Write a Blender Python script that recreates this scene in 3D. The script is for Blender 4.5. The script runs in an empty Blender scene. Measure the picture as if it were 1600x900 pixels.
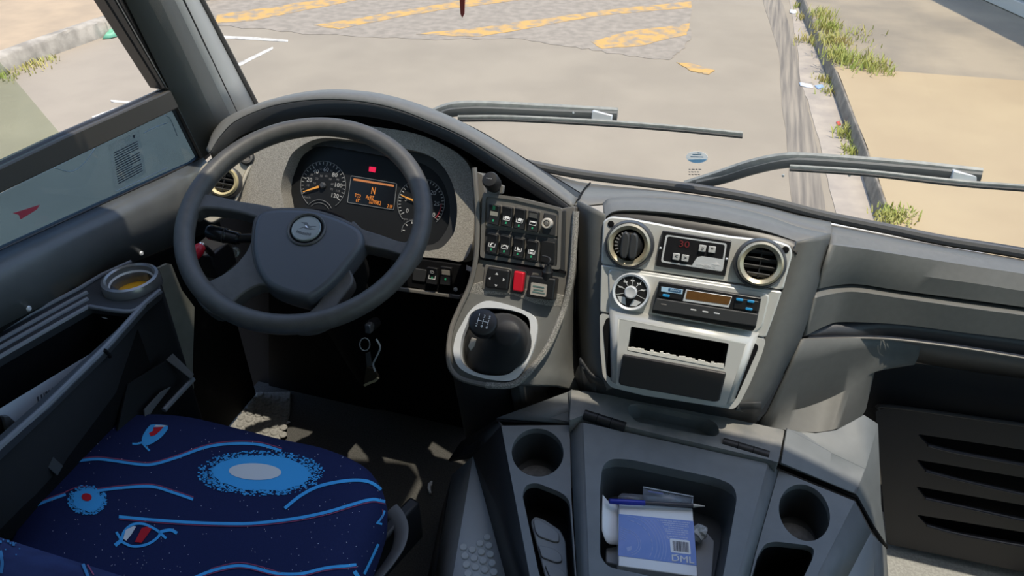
import bpy, bmesh, math, random
from mathutils import Vector, Matrix
from mathutils.geometry import tessellate_polygon
from mathutils.bvhtree import BVHTree
random.seed(7)
scn = bpy.context.scene
col = scn.collection
V = Vector

# ------------------------------------------------------------------ camera
FPX = 1142.0                      # focal length in pixels of the 1600x900 frame
TH, PS = math.radians(35), math.radians(17)
CAM = V((0, 0, 1.43))             # metres; driver's floor is z = 0, +y is forward, +x is right
FW = V((-math.sin(PS)*math.cos(TH), math.cos(PS)*math.cos(TH), -math.sin(TH)))
RT = V((math.cos(PS), math.sin(PS), 0))
UP = RT.cross(FW)
cd = bpy.data.cameras.new('camera'); cam = bpy.data.objects.new('camera', cd); col.objects.link(cam)
cd.sensor_width = 36.0; cd.lens = FPX/1600*36; cd.clip_start = 0.02; cd.clip_end = 300
cam.matrix_world = Matrix.Translation(CAM) @ Matrix((RT, UP, -FW)).transposed().to_4x4()
scn.camera = cam

# ------------------------------------------------------------------ light
SUN_TRAVEL = V((-0.22, -0.01, -1.0)).normalized()
sl = bpy.data.lights.new('sun', 'SUN'); so = bpy.data.objects.new('sun', sl); col.objects.link(so)
sl.energy = 4.0; sl.angle = math.radians(0.55); sl.color = (1.0, 0.905, 0.76)
so.rotation_euler = SUN_TRAVEL.to_track_quat('-Z', 'Y').to_euler(); so.location = (6, 8, 20)
w = bpy.data.worlds.new('world'); scn.world = w; w.use_nodes = True
wn = w.node_tree.nodes; wl = w.node_tree.links
bg = wn['Background']; sky = wn.new('ShaderNodeTexSky'); sky.sky_type = 'NISHITA'
sky.sun_disc = False; sky.sun_elevation = math.radians(77); sky.sun_rotation = math.radians(80)
sky.air_density = 1.0; sky.dust_density = 1.0; sky.ozone_density = 1.5
wl.new(sky.outputs['Color'], bg.inputs['Color']); bg.inputs['Strength'].default_value = 0.29
vs = scn.view_settings
vs.view_transform = 'Standard'; vs.look = 'None'; vs.exposure = 0.0; vs.gamma = 1.0; vs.use_curve_mapping = False

# ------------------------------------------------------------------ pixel -> place helpers
def ray(px, py):
    return FW + RT*((px-800)/FPX) + UP*((450-py)/FPX)
def P(px, py, **k):
    (a, val), = k.items(); i = 'xyz'.index(a); d = ray(px, py)
    return CAM + d*((val-CAM[i])/d[i])
class PL:
    """a plane in the place: n points towards the cabin, a = in-plane right, b = in-plane up"""
    def __init__(s, p0, n, right=V((1, 0, 0))):
        s.p0 = V(p0); s.n = V(n).normalized()
        s.a = (right - s.n*right.dot(s.n)).normalized(); s.b = s.n.cross(s.a)
    def px(s, x, y, h=0.0):
        d = ray(x, y); p = s.p0 + s.n*h
        return CAM + d*((p-CAM).dot(s.n)/d.dot(s.n))
    def w(s, o, u, v, h=0.0): return o + s.a*u + s.b*v + s.n*h
def nrm(el, az=0.0):
    el = math.radians(el); az = math.radians(az)
    return V((math.sin(az)*math.cos(el), -math.cos(az)*math.cos(el), math.sin(el)))

def cr(pts, n=8, closed=False):
    """Catmull-Rom through points (any dimension)"""
    pts = [V(p) for p in pts]; N = len(pts); out = []
    if N < 3 and not closed:
        return [pts[0].lerp(pts[-1], i/n) for i in range(n+1)]
    segs = N if closed else N-1
    for i in range(segs):
        if closed: p0, p1, p2, p3 = pts[i-1], pts[i], pts[(i+1) % N], pts[(i+2) % N]
        else:
            p1, p2 = pts[i], pts[i+1]
            p0 = pts[i-1] if i else p1*2-p2
            p3 = pts[i+2] if i+2 < N else p2*2-p1
        for j in range(n):
            t = j/n
            out.append(0.5*((2*p1)+(p2-p0)*t+(2*p0-5*p1+4*p2-p3)*t*t+(3*p1-p0-3*p2+p3)*t**3))
    if not closed: out.append(pts[-1])
    return out
def rnd(pts, r, n=4):
    """round the corners of a pixel polygon"""
    out = []; N = len(pts)
    for i in range(N):
        p, a, b = V(pts[i]), V(pts[i-1]), V(pts[(i+1) % N])
        ra = min(r, (a-p).length*0.45); rb = min(r, (b-p).length*0.45)
        s = p+(a-p).normalized()*ra; e = p+(b-p).normalized()*rb
        for j in range(n+1):
            t = j/n; out.append(s*(1-t)**2+p*2*t*(1-t)+e*t*t)
    return [tuple(q) for q in out]
def ell(cx, cy, rx, ry, rot=0, n=40):
    c, s = math.cos(math.radians(rot)), math.sin(math.radians(rot)); o = []
    for i in range(n):
        t = 2*math.pi*i/n; x, y = rx*math.cos(t), ry*math.sin(t)
        o.append((cx+x*c-y*s, cy+x*s+y*c))
    return o

WL = {}                                        # object -> world location of its origin
def link(o, loc, parent):
    col.objects.link(o); loc = V(loc); WL[o] = loc
    if parent is None: o.location = loc
    else: o.parent = parent; o.location = loc - WL[parent]
    return o
def tag(o, label=None, cat=None, group=None, kind=None):
    if label: o['label'] = label
    if cat: o['category'] = cat
    if group: o['group'] = group
    if kind: o['kind'] = kind
    return o
def thing(name, label, cat, loc, group=None):
    o = bpy.data.objects.new(name, None); o.empty_display_size = 0.02
    link(o, loc, None); return tag(o, label, cat, group)

class MB:
    def __init__(s): s.v = []; s.f = []
    def raw(s, v, f):
        o = len(s.v); s.v += [V(p) for p in v]; s.f += [tuple(i+o for i in q) for q in f]; return s
    def ext(s, loop, n, depth, holes=()):
        """prism: loop is the face nearest the cabin, pushed back by depth along -n"""
        loops = [[V(p) for p in loop]]+[[V(p) for p in h] for h in holes]
        flat = [p for l in loops for p in l]; M = len(flat); n = V(n).normalized()
        v = flat+[p-n*depth for p in flat]; f = []
        if len(loops) == 1: f += [tuple(range(M)), tuple(range(2*M-1, M-1, -1))]
        else:
            for t in tessellate_polygon(loops): f += [tuple(t), tuple(i+M for i in reversed(t))]
        o = 0
        for l in loops:
            L = len(l)
            for i in range(L): a, b = o+i, o+(i+1) % L; f.append((a, b, b+M, a+M))
            o += L
        return s.raw(v, f)
    def flat(s, loop): return s.raw(loop, [tuple(range(len(loop)))])
    def box(s, c, a, b, n, ha, hb, hn):
        c, a, b, n = V(c), V(a).normalized(), V(b).normalized(), V(n).normalized()
        loop = [c+a*x*ha+b*y*hb+n*hn for x, y in ((-1, -1), (1, -1), (1, 1), (-1, 1))]
        return s.ext(loop, n, 2*hn)
    def lathe(s, o, n, prof, seg=32, ref=V((1, 0.013, 0.007)), closed=False):
        """prof: (radius, height along n)"""
        o, n = V(o), V(n).normalized(); a = (ref-n*ref.dot(n)).normalized(); b = n.cross(a)
        v = []; f = []; K = len(prof)
        for r, h in prof:
            for i in range(seg):
                t = 2*math.pi*i/seg; v.append(o+a*r*math.cos(t)+b*r*math.sin(t)+n*h)
        for k in range(K-1+(1 if closed else 0)):
            for i in range(seg):
                j = (i+1) % seg; k2 = (k+1) % K
                f.append((k*seg+i, k*seg+j, k2*seg+j, k2*seg+i))
        if not closed:
            f.append(tuple(range(seg-1, -1, -1))); f.append(tuple((K-1)*seg+i for i in range(seg)))
        return s.raw(v, f)
    def tube(s, pts, r, seg=10, closed=False, sub=0, flatx=1.0, up=None):
        pts = [V(p) for p in pts]
        if sub: pts = cr(pts, sub, closed)
        N = len(pts); rr = r if callable(r) else (lambda t: r); v = []; f = []
        prev = None
        for i, p in enumerate(pts):
            q0 = pts[i-1] if (i or closed) else p; q1 = pts[(i+1) % N] if (i < N-1 or closed) else p
            t = (q1-q0).normalized()
            if up is not None: a = V(up)
            elif prev is None: a = V((0, 0, 1)) if abs(t.z) < .9 else V((1, 0, 0))
            else: a = prev
            a = (a-t*a.dot(t)).normalized(); prev = a; b = t.cross(a); R_ = rr(i/max(1, N-1))
            for k in range(seg):
                th = 2*math.pi*k/seg; v.append(p+a*R_*math.cos(th)+b*R_*flatx*math.sin(th))
        for i in range(N if closed else N-1):
            j = (i+1) % N
            for k in range(seg):
                l = (k+1) % seg; f.append((i*seg+k, i*seg+l, j*seg+l, j*seg+k))
        if not closed:
            f.append(tuple(range(seg-1, -1, -1))); f.append(tuple((N-1)*seg+k for k in range(seg)))
        return s.raw(v, f)
    def text(s, body, o, a, b, size, thick=0.0003, sx=1.0):
        c = bpy.data.curves.new('t', 'FONT'); c.body = body; c.size = size; c.extrude = thick
        c.align_x = 'CENTER'; c.align_y = 'CENTER'; c.resolution_u = 2
        to = bpy.data.objects.new('t', c); me = bpy.data.meshes.new_from_object(to)
        a, b = V(a).normalized(), V(b).normalized(); n = a.cross(b)
        s.raw([V(o)+a*p.co.x*sx+b*p.co.y+n*p.co.z for p in me.vertices], [tuple(q.vertices) for q in me.polygons])
        bpy.data.objects.remove(to); bpy.data.curves.remove(c); bpy.data.meshes.remove(me); return s
    def build(s, name, mat, parent=None, bevel=0, seg=2, angle=35, smooth=True, solid=0, subsurf=0, face_cam=False):
        me = bpy.data.meshes.new(name)
        lo = V([min(p[i] for p in s.v) for i in range(3)]); hi = V([max(p[i] for p in s.v) for i in range(3)])
        c = V(((lo.x+hi.x)/2, (lo.y+hi.y)/2, lo.z))
        me.from_pydata([p-c for p in s.v], [], s.f)
        bm = bmesh.new(); bm.from_mesh(me)
        if not face_cam: bmesh.ops.recalc_face_normals(bm, faces=bm.faces)
        else:
            tot = sum((f.normal.dot(CAM-c-f.calc_center_median())*f.calc_area() for f in bm.faces))
            if tot < 0: bmesh.ops.reverse_faces(bm, faces=bm.faces)
        bm.to_mesh(me); bm.free()
        if smooth:
            me.shade_smooth()
            me.set_sharp_from_angle(angle=math.radians(angle))
        me.materials.append(mat)
        o = bpy.data.objects.new(name, me); link(o, c, parent)
        if subsurf:
            m = o.modifiers.new('sub', 'SUBSURF'); m.levels = subsurf; m.render_levels = subsurf
        if solid:
            m = o.modifiers.new('solid', 'SOLIDIFY'); m.thickness = solid; m.offset = -1
        if bevel:
            m = o.modifiers.new('bevel', 'BEVEL'); m.width = bevel; m.segments = seg
            m.limit_method = 'ANGLE'; m.angle_limit = math.radians(40); m.harden_normals = False
        return o
def plate(name, poly, pl, h1, depth, mat, parent=None, bevel=0.0015, holes=(), **k):
    return MB().ext([pl.px(x, y, h1) for x, y in poly], pl.n, depth,
                    [[pl.px(x, y, h1) for x, y in hl] for hl in holes]).build(name, mat, parent, bevel, **k)
def loft(name, rows, mat, parent=None, nu=6, nv=1, thick=0.004, angle=40, bevel=0, smooth_v=False):
    R_ = [cr(r, nu) for r in rows]
    if smooth_v:
        cols = [cr([r[i] for r in R_], nv) for i in range(len(R_[0]))]
        R_ = [[c[k] for c in cols] for k in range(len(cols[0]))]
    n = len(R_[0]); v = [p for r in R_ for p in r]
    f = [(k*n+i, k*n+i+1, (k+1)*n+i+1, (k+1)*n+i) for k in range(len(R_)-1) for i in range(n-1)]
    return MB().raw(v, f).build(name, mat, parent, bevel, angle=angle, solid=thick, face_cam=True)
def Y(*pts): return [P(a, b, y=c) for a, b, c in pts]
def X(*pts): return [P(a, b, x=c) for a, b, c in pts]
def Z(*pts): return [P(a, b, z=c) for a, b, c in pts]

# ------------------------------------------------------------------ materials
MATS = {}
def mat(name, c, rough=0.5, metal=0.0, var=0.0, vscale=40, bump=0.0, bscale=600, spec=0.5, c2=None, emit=None, es=1.0, detail=4, coat=0.0, stretch=None):
    if name in MATS: return MATS[name]
    m = bpy.data.materials.new(name); m.use_nodes = True; MATS[name] = m
    nt = m.node_tree; b = nt.nodes['Principled BSDF']
    b.inputs['Base Color'].default_value = (*c, 1); b.inputs['Roughness'].default_value = rough
    b.inputs['Metallic'].default_value = metal; b.inputs['Specular IOR Level'].default_value = spec
    b.inputs['Coat Weight'].default_value = coat
    if emit: b.inputs['Emission Color'].default_value = (*emit, 1); b.inputs['Emission Strength'].default_value = es
    if var or bump or c2:
        tc = nt.nodes.new('ShaderNodeTexCoord'); src = tc.outputs['Object']
        if stretch:
            mp = nt.nodes.new('ShaderNodeMapping'); mp.inputs['Scale'].default_value = stretch
            nt.links.new(src, mp.inputs['Vector']); src = mp.outputs['Vector']
        if var or c2:
            n = nt.nodes.new('ShaderNodeTexNoise'); n.inputs['Scale'].default_value = vscale; n.inputs['Detail'].default_value = detail
            nt.links.new(src, n.inputs['Vector'])
            r = nt.nodes.new('ShaderNodeValToRGB'); d = c2 or tuple(x*(1-var) for x in c); e = c if c2 else tuple(min(1, x*(1+var)) for x in c)
            r.color_ramp.elements[0].position = 0.36; r.color_ramp.elements[1].position = 0.64
            r.color_ramp.elements[0].color = (*d, 1); r.color_ramp.elements[1].color = (*e, 1)
            nt.links.new(n.outputs['Fac'], r.inputs['Fac']); nt.links.new(r.outputs['Color'], b.inputs['Base Color'])
        if bump:
            n2 = nt.nodes.new('ShaderNodeTexNoise'); n2.inputs['Scale'].default_value = bscale; n2.inputs['Detail'].default_value = 3
            nt.links.new(src, n2.inputs['Vector'])
            bp = nt.nodes.new('ShaderNodeBump'); bp.inputs['Strength'].default_value = bump; bp.inputs['Distance'].default_value = 0.2/bscale
            nt.links.new(n2.outputs['Fac'], bp.inputs['Height']); nt.links.new(bp.outputs['Normal'], b.inputs['Normal'])
    return m
def glass(name, tint, gloss=0.04, dirt=0.0, dirtcol=(.5, .5, .5)):
    m = bpy.data.materials.new(name); m.use_nodes = True; MATS[name] = m; nt = m.node_tree; nt.nodes.clear()
    o = nt.nodes.new('ShaderNodeOutputMaterial'); t = nt.nodes.new('ShaderNodeBsdfTransparent'); t.inputs['Color'].default_value = (*tint, 1)
    g = nt.nodes.new('ShaderNodeBsdfGlossy'); g.inputs['Roughness'].default_value = 0.02
    x = nt.nodes.new('ShaderNodeMixShader'); x.inputs[0].default_value = gloss
    nt.links.new(t.outputs[0], x.inputs[1]); nt.links.new(g.outputs[0], x.inputs[2]); out = x
    if dirt:
        d = nt.nodes.new('ShaderNodeBsdfDiffuse'); d.inputs['Color'].default_value = (*dirtcol, 1)
        y = nt.nodes.new('ShaderNodeMixShader')
        tc = nt.nodes.new('ShaderNodeTexCoord'); n = nt.nodes.new('ShaderNodeTexNoise'); n.inputs['Scale'].default_value = 7; n.inputs['Detail'].default_value = 6
        mr = nt.nodes.new('ShaderNodeMapRange'); mr.inputs['From Min'].default_value = .3; mr.inputs['From Max'].default_value = .75
        mr.inputs['To Min'].default_value = dirt*0.7; mr.inputs['To Max'].default_value = dirt*1.4
        nt.links.new(tc.outputs['Object'], n.inputs['Vector']); nt.links.new(n.outputs['Fac'], mr.inputs['Value']); nt.links.new(mr.outputs[0], y.inputs[0])
        nt.links.new(x.outputs[0], y.inputs[1]); nt.links.new(d.outputs[0], y.inputs[2]); out = y
    nt.links.new(out.outputs[0], o.inputs[0]); return m
def sheer(name, c):
    m = bpy.data.materials.new(name); m.use_nodes = True; nt = m.node_tree; nt.nodes.clear()
    o = nt.nodes.new('ShaderNodeOutputMaterial'); d = nt.nodes.new('ShaderNodeBsdfDiffuse'); t = nt.nodes.new('ShaderNodeBsdfTranslucent'); x = nt.nodes.new('ShaderNodeMixShader')
    d.inputs['Color'].default_value = (*c, 1); t.inputs['Color'].default_value = (*c, 1); x.inputs[0].default_value = .6
    nt.links.new(d.outputs[0], x.inputs[1]); nt.links.new(t.outputs[0], x.inputs[2]); nt.links.new(x.outputs[0], o.inputs[0]); return m
def S(r, g, b):
    f = lambda u: (u/255/12.92) if u/255 <= .04045 else ((u/255+.055)/1.055)**2.4
    return (f(r), f(g), f(b))

DASH = mat('dash_plastic', (.125, .127, .122), .55, bump=.25, bscale=900, var=.04, vscale=60)
DASHT = mat('dash_top_plastic', (.158, .158, .150), .5, bump=.4, bscale=1100, var=.04, vscale=90)
SURR = mat('cluster_surround_plastic', (.33, .31, .272), .6, var=.25, vscale=420, bump=.3, bscale=900)
CREAM = mat('vent_panel_plastic', (.46, .43, .36), .55)
BLK = mat('black_plastic', (.012, .012, .013), .45)
MBLK = mat('matt_black', (.006, .006, .007), .8, spec=.15)
SOFT = mat('soft_black_gloss', (.015, .015, .017), .25)
DGR = mat('dark_grey_plastic', (.035, .036, .038), .55, bump=.2)
GR = mat('grey_frame_plastic', (.165, .156, .143), .5)
SILV = mat('silver_paint', (.62, .62, .595), .38, .2, bump=.05)
CHROME = mat('bright_metal', (.75, .76, .77), .22, .9)
SATIN = mat('satin_silver', (.72, .74, .76), .35, .25)
GOLD = mat('champagne_ring', (.52, .46, .33), .32, .55)
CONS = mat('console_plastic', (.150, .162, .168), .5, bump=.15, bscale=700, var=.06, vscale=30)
CONSM = mat('console_mottled_plastic', (.24, .235, .22), .5, bump=.3, bscale=700, c2=(.16, .165, .165), vscale=22)  # paler, warmer mottle than the rest of the console
LEATH = mat('wheel_rubber', (.078, .075, .071), .48, bump=.2, bscale=800, var=.1, vscale=50)
WHITE = mat('white_print', (.75, .75, .75), .6)
WARM = mat('warm_print', (.6, .55, .45), .6)
RED = mat('red_plastic', (.62, .012, .03), .35)
GREEN = mat('green_mark', (.02, .30, .14), .5)
AMBER = mat('amber_segments', (.35, .12, .02), .5, emit=(1.0, .32, .06), es=.55)
AMBERD = mat('amber_bar', (.35, .14, .05), .5, emit=(.9, .3, .1), es=.28)
BLUE = mat('blue_button', (.02, .30, .62), .4)
PAPER = mat('white_paper', (.86, .87, .88), .7)
FLOOR = mat('floor_rubber', (.085, .083, .078), .85, c2=(.055, .054, .051), spec=.2, vscale=300, bump=.4, bscale=500)
PAINT = mat('painted_metal', (.20, .20, .175), .5, var=.1, vscale=20)

# ================================================================== OUTSIDE
GZ = -1.0                                     # road level
def G(x, y, z=GZ): return P(x, y, z=z)
ASPH = mat('asphalt', (.355, .300, .225), .9, c2=(.315, .266, .200), vscale=1.6, bump=.5, bscale=60, detail=10)
OLD = mat('worn_asphalt', (.37, .315, .25), .9, c2=(.28, .24, .19), vscale=9, bump=.4, bscale=60, detail=12)
TRACK = mat('tyre_track', (.335, .285, .22), .9, c2=(.175, .152, .125), vscale=4, detail=6, stretch=(7, .22, 1))
GUT = mat('gutter_concrete', (.47, .40, .32), .9, c2=(.36, .31, .26), vscale=5, detail=8)
KERB = mat('kerb_concrete', (.27, .235, .185), .9, c2=(.15, .13, .105), vscale=9, bump=.6, bscale=40, detail=9)
WALKN = mat('near_pavement_concrete', (.47, .36, .215), .9, c2=(.43, .325, .195), vscale=1.5, detail=9, bump=.3, bscale=60)
WALKF = mat('far_pavement_concrete', (.39, .32, .225), .9, c2=(.27, .228, .17), vscale=1.2, detail=12, bump=.5, bscale=40)
def worn(name, c, under, lo=.42, hi=.58, scale=9):
    m = mat(name, c, .85, c2=under, vscale=scale, detail=12)
    r = [n for n in m.node_tree.nodes if n.type == 'VALTORGB'][0]
    r.color_ramp.elements[0].position = lo; r.color_ramp.elements[1].position = hi; return m
YEL = worn('worn_yellow_paint', (.60, .36, .11), (.32, .27, .21), .36, .56, 7)
WHT = worn('worn_white_paint', (.72, .68, .60), (.36, .33, .29), .34, .5, 8)

road = tag(MB().box((0, 12, GZ-.1), (1, 0, 0), (0, 1, 0), (0, 0, 1), 40, 38, .1).build('road', ASPH, smooth=False), kind='structure')
def jag(pts, amp=3, n=5):
    out = []
    for i in range(len(pts)):
        a, b = V(pts[i]), V(pts[(i+1) % len(pts)])
        for k in range(n):
            p = a.lerp(b, k/n)
            if k: p += V((random.uniform(-amp, amp)*.8, random.uniform(-amp, amp)*.4))
            out.append(tuple(p))
    return out
def ground_patch(name, poly, m, lift=.004, parent=road, jg=2.0, n=5, label=None):
    o = MB().ext([G(x, y)+V((0, 0, lift)) for x, y in jag(poly, jg, n)], (0, 0, 1), lift*.9).build(name, m, parent, smooth=False)
    if label: o['label'] = label
    return o
ground_patch('worn_asphalt_patch', [(200, -160), (330, 38), (440, 50), (560, 58), (700, 62), (800, 60), (900, 74), (960, 84), (1045, 94), (1062, 82), (1080, 55), (1084, 0), (1080, -160)], OLD, .004, jg=5, n=7)
ground_patch('tyre_track_band', [(1165, -120), (1192, 0), (1217, 83), (1221, 150), (1230, 233), (1238, 330), (1290, 330), (1277, 233), (1254, 133), (1243, 67), (1220, 0), (1192, -120)], TRACK, .003, jg=1.5)
ground_patch('yellow_stripe', [(335, 38), (395, 33), (460, 20), (560, 0), (640, -14), (580, -14), (500, 0), (400, 15), (340, 24)], YEL, .007)
ground_patch('yellow_stripe', [(490, 40), (530, 46), (640, 24), (720, 12), (815, 0), (880, -10), (800, -10), (730, 0), (640, 15)], YEL, .007)
ground_patch('yellow_stripe', [(650, 54), (690, 56), (750, 58), (863, 38), (940, 25), (1080, 13), (1080, 3), (980, 12), (880, 25), (780, 40)], YEL, .007)
ground_patch('yellow_stripe', [(923, 66), (980, 50), (1078, 37), (1073, 55), (997, 73), (940, 77)], YEL, .007)
ground_patch('yellow_stripe', [(1057, 98), (1080, 100), (1117, 111), (1107, 117), (1080, 112)], YEL, .007)
for p in ([(342, 56), (400, 59), (450, 63), (450, 66), (400, 63), (342, 60)], [(367, 102), (400, 86), (426, 74), (427, 77), (400, 91), (368, 107)],
          [(173, 157), (210, 159), (208, 163), (174, 160)], [(144, 183), (185, 168), (190, 171), (148, 188)]):
    ground_patch('white_line', p, WHT, .006, jg=.6)

# right-hand kerb, gutter and pavement
kb = [(1217, -110), (1245, 0), (1267, 60), (1297, 133), (1320, 200), (1337, 247), (1353, 297), (1385, 400)]
kbw = [G(*p) for p in kb]
kbw = [kbw[0]+(kbw[0]-kbw[1])*3]+kbw+[kbw[-1]+(kbw[-1]-kbw[-2]).normalized()*3]
dirs = [(kbw[min(i+1, len(kbw)-1)]-kbw[max(i-1, 0)]).normalized() for i in range(len(kbw))]
out = [V((-d.y, d.x, 0)) for d in dirs]
out = [o if o.x > 0 else -o for o in out]
KH = .13
gl = [(1200, -110), (1233, 0), (1247, 83), (1251, 133), (1263, 160), (1283, 233), (1295, 293), (1325, 400)]
ground_patch('gutter', gl+kb[::-1], GUT, .005, jg=1.2)
prof = [(0, -.02), (0.012, KH-.015), (.02, KH), (.04, KH), (.04, -.02)]
rows = [[kbw[i]+out[i]*a+V((0, 0, h)) for a, h in prof] for i in range(len(kbw))]
m = MB()
rows2 = [cr([r[k] for r in rows], 8) for k in range(5)]
n = len(rows2[0])
m.raw([p for r in rows2 for p in r], [(k*n+i, k*n+i+1, (k+1)*n+i+1, (k+1)*n+i) for k in range(4) for i in range(n-1)])
tag(m.build('kerb_right', KERB, angle=60), kind='structure')
edge = [kbw[i]+out[i]*.035+V((0, 0, KH)) for i in range(len(kbw))]
# two pavement slabs: near tan concrete, far grey concrete
J = P(1303, 104, z=GZ+KH); K = P(1600, 126, z=GZ+KH); far = J+(K-J)*6
ie = min(range(len(edge)), key=lambda i: (edge[i]-J).length)
near_loop = [J]+[e for e in edge if e.y < J.y-.1][::1]+[V((14, edge[-1].y, GZ+KH)), V((14, far.y, GZ+KH))]
tag(MB().ext([far]+near_loop[0:], (0, 0, 1), .2).build('pavement_near', WALKN, smooth=False), kind='structure')
farl = [e+V((0, 0, -.006)) for e in edge if e.y > J.y+.1]
tag(MB().ext([far-V((0, 0, .006)), J-V((0, 0, .006))]+farl[::-1]+[V((14, farl[0].y, GZ+KH-.006))], (0, 0, 1), .2).build('pavement_far', WALKF, smooth=False), kind='structure')
# building wall beyond the pavement (its shade falls on the slab)
b0 = P(1527, -6, z=GZ+KH); b1 = P(1640, 45, z=GZ+KH); bd = (b1-b0).normalized(); bn = V((bd.y, -bd.x, 0)); bn = bn if bn.x > 0 else -bn
bt = thing('roadside_building', 'low grey walled building with metal shutter beside the pavement', 'building', b0)
PLAS = mat('building_plaster', (.42, .41, .38), .85, var=.2, vscale=4); SHUT = mat('shutter_metal', (.30, .32, .33), .5, .3)
BASEM = mat('building_plinth', (.62, .58, .50), .9)
o_ = b0-bd*0.55; L = 5.0
MB().ext([o_+bn*.05, o_+bd*L+bn*.05, o_+bd*L+bn*3, o_+bn*3], (0, 0, -1), 3.4).build('wall', PLAS, bt)
MB().ext([o_-bn*.03+V((0, 0, .0)), o_+bd*L-bn*.03, o_+bd*L+bn*.05, o_+bn*.05], (0, 0, -1), .14).build('plinth', BASEM, bt, .01)
for k in range(14):
    MB().box(o_+bd*(.35*k+.3)+V((0, 0, .75))+bn*.03, bd, (0, 0, 1), bn, .14, .55, .02).build('shutter_slat', SHUT, bt, .005)
# left-hand kerb and pavement
lk = [(-250, 200), (0, 118), (80, 88), (160, 59), (195, 47), (330, 0), (420, -40)]
lw = [G(*p) for p in lk]
ld = (lw[-1]-lw[0]).normalized(); lo_ = V((-ld.y, ld.x, 0)); lo_ = lo_ if lo_.x < 0 else -lo_
m = MB(); prof = [(0, -.02), (.02, .15), (.05, .17), (.16, .17), (.16, -.02)]
rr = [cr([p+lo_*a+V((0, 0, h)) for p in lw], 6) for a, h in prof]; n = len(rr[0])
for r in rr[1:3]:
    for q in r: q += V((random.uniform(-.02, .02), random.uniform(-.02, .02), random.uniform(-.02, .01)))
m.raw([p for r in rr for p in r], [(k*n+i, k*n+i+1, (k+1)*n+i+1, (k+1)*n+i) for k in range(4) for i in range(n-1)])
tag(m.build('kerb_left', mat('left_kerb_concrete', (.46, .41, .33), .9, c2=(.28, .25, .20), vscale=7, bump=.5, bscale=40, detail=9), angle=60), kind='structure')
loop = [p+lo_*.15+V((0, 0, .165)) for p in lw]
tag(MB().ext(loop+[loop[-1]+lo_*12, loop[0]+lo_*12], (0, 0, 1), .2).build('pavement_left', mat('left_pavement_concrete', (.46, .345, .22), .9, c2=(.38, .29, .19), vscale=2.5, detail=9), smooth=False), kind='structure')

# grass growing along the kerb
g = MB()
def tuft(px, py, z, n, spread, hgt):
    c = P(px, py, z=z)
    for _ in range(n):
        p = c+V((random.gauss(0, spread), random.gauss(0, spread*1.3), 0)); a = random.uniform(0, 6.28); h = hgt*random.uniform(.4, 1.1); wd = .006
        d = V((math.cos(a), math.sin(a), 0)); t = p+d*h*random.uniform(.3, .9)+V((0, 0, h)); s = V((-d.y, d.x, 0))*wd
        mid = p.lerp(t, .55)+V((0, 0, h*.12))
        g.raw([p-s, p+s, mid+s*.8, mid-s*.8, t], [(0, 1, 2, 3), (3, 2, 4)])
for a in ((1250, 12, GZ, 60, .05, .07), (1258, 30, GZ, 70, .05, .08), (1262, 66, GZ, 90, .06, .1), (1292, 128, GZ, 90, .06, .08), (1296, 145, GZ, 50, .05, .06), (1322, 212, GZ, 120, .05, .09), (1330, 238, GZ, 80, .04, .07),
          (1283, 25, GZ+KH, 120, .08, .1), (1292, 45, GZ+KH, 160, .08, .11), (1303, 68, GZ+KH, 160, .08, .11), (1312, 92, GZ+KH, 180, .08, .12), (1335, 98, GZ+KH, 120, .12, .1), (1365, 107, GZ+KH, 150, .09, .1), (1330, 60, GZ+KH, 90, .16, .07), (1300, 52, GZ+KH, 60, .15, .06),
          (1400, 336, GZ+KH, 150, .06, .045), (1385, 342, GZ+KH, 80, .05, .04), (55, 100, GZ, 120, .09, .06), (15, 118, GZ, 90, .1, .06)):
    tuft(*a)
GRASS = mat('grass_blades', (.36, .42, .09), .7, c2=(.55, .46, .17), vscale=3, spec=.2)
tag(g.build('grass', GRASS, smooth=False), 'tufts of yellowing grass and weeds along the kerb', 'grass', kind='stuff')
# litter in the gutter
def litter(name, label, pts, z, m, cat='litter', hgt=.012):
    loop = [P(a, b, z=z) for a, b in pts]; mm = MB(); k = len(loop); c = sum(loop, V((0, 0, 0)))/k
    v = [p+V((0, 0, .004)) for p in loop]+[p.lerp(c, .4)+V((0, 0, hgt*random.uniform(.6, 1.4))) for p in loop]+[c+V((0, 0, hgt*.7))]
    f = [(i, (i+1) % k, k+(i+1) % k, k+i) for i in range(k)]+[(k+i, k+(i+1) % k, 2*k) for i in range(k)]
    tag(mm.raw(v, f).build(name, m, solid=.002, angle=20), label, cat)
litter('paper_scrap', 'white paper scrap lying in the gutter beside the far grass', [(1234, 15), (1244, 16), (1245, 21), (1240, 22), (1234, 20)], GZ+.006, PAPER)
litter('plastic_wrapper', 'white plastic wrapper strip lying across the gutter', [(1248, 129), (1258, 132), (1270, 134), (1271, 138), (1260, 137), (1250, 134)], GZ+.006, PAPER)
litter('plastic_wrapper', 'pale blue crumpled wrapper against the kerb', [(1272, 134), (1285, 132), (1288, 137), (1278, 140)], GZ+.006, mat('pale_blue_plastic', (.35, .48, .65), .5))
litter('bottle_cap', 'small red scrap lying beside the kerb', [(1306, 191), (1312, 190), (1314, 196), (1308, 197)], GZ+.006, mat('faded_red', (.65, .08, .06), .6))
litter('plastic_bag', 'crumpled green plastic bag lying at the left kerb', [(160, 61), (164, 54), (175, 50), (193, 46), (196, 50), (185, 57), (172, 60)], GZ+.006, mat('green_plastic', (.16, .44, .27), .5), 'bag', .05)

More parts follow.
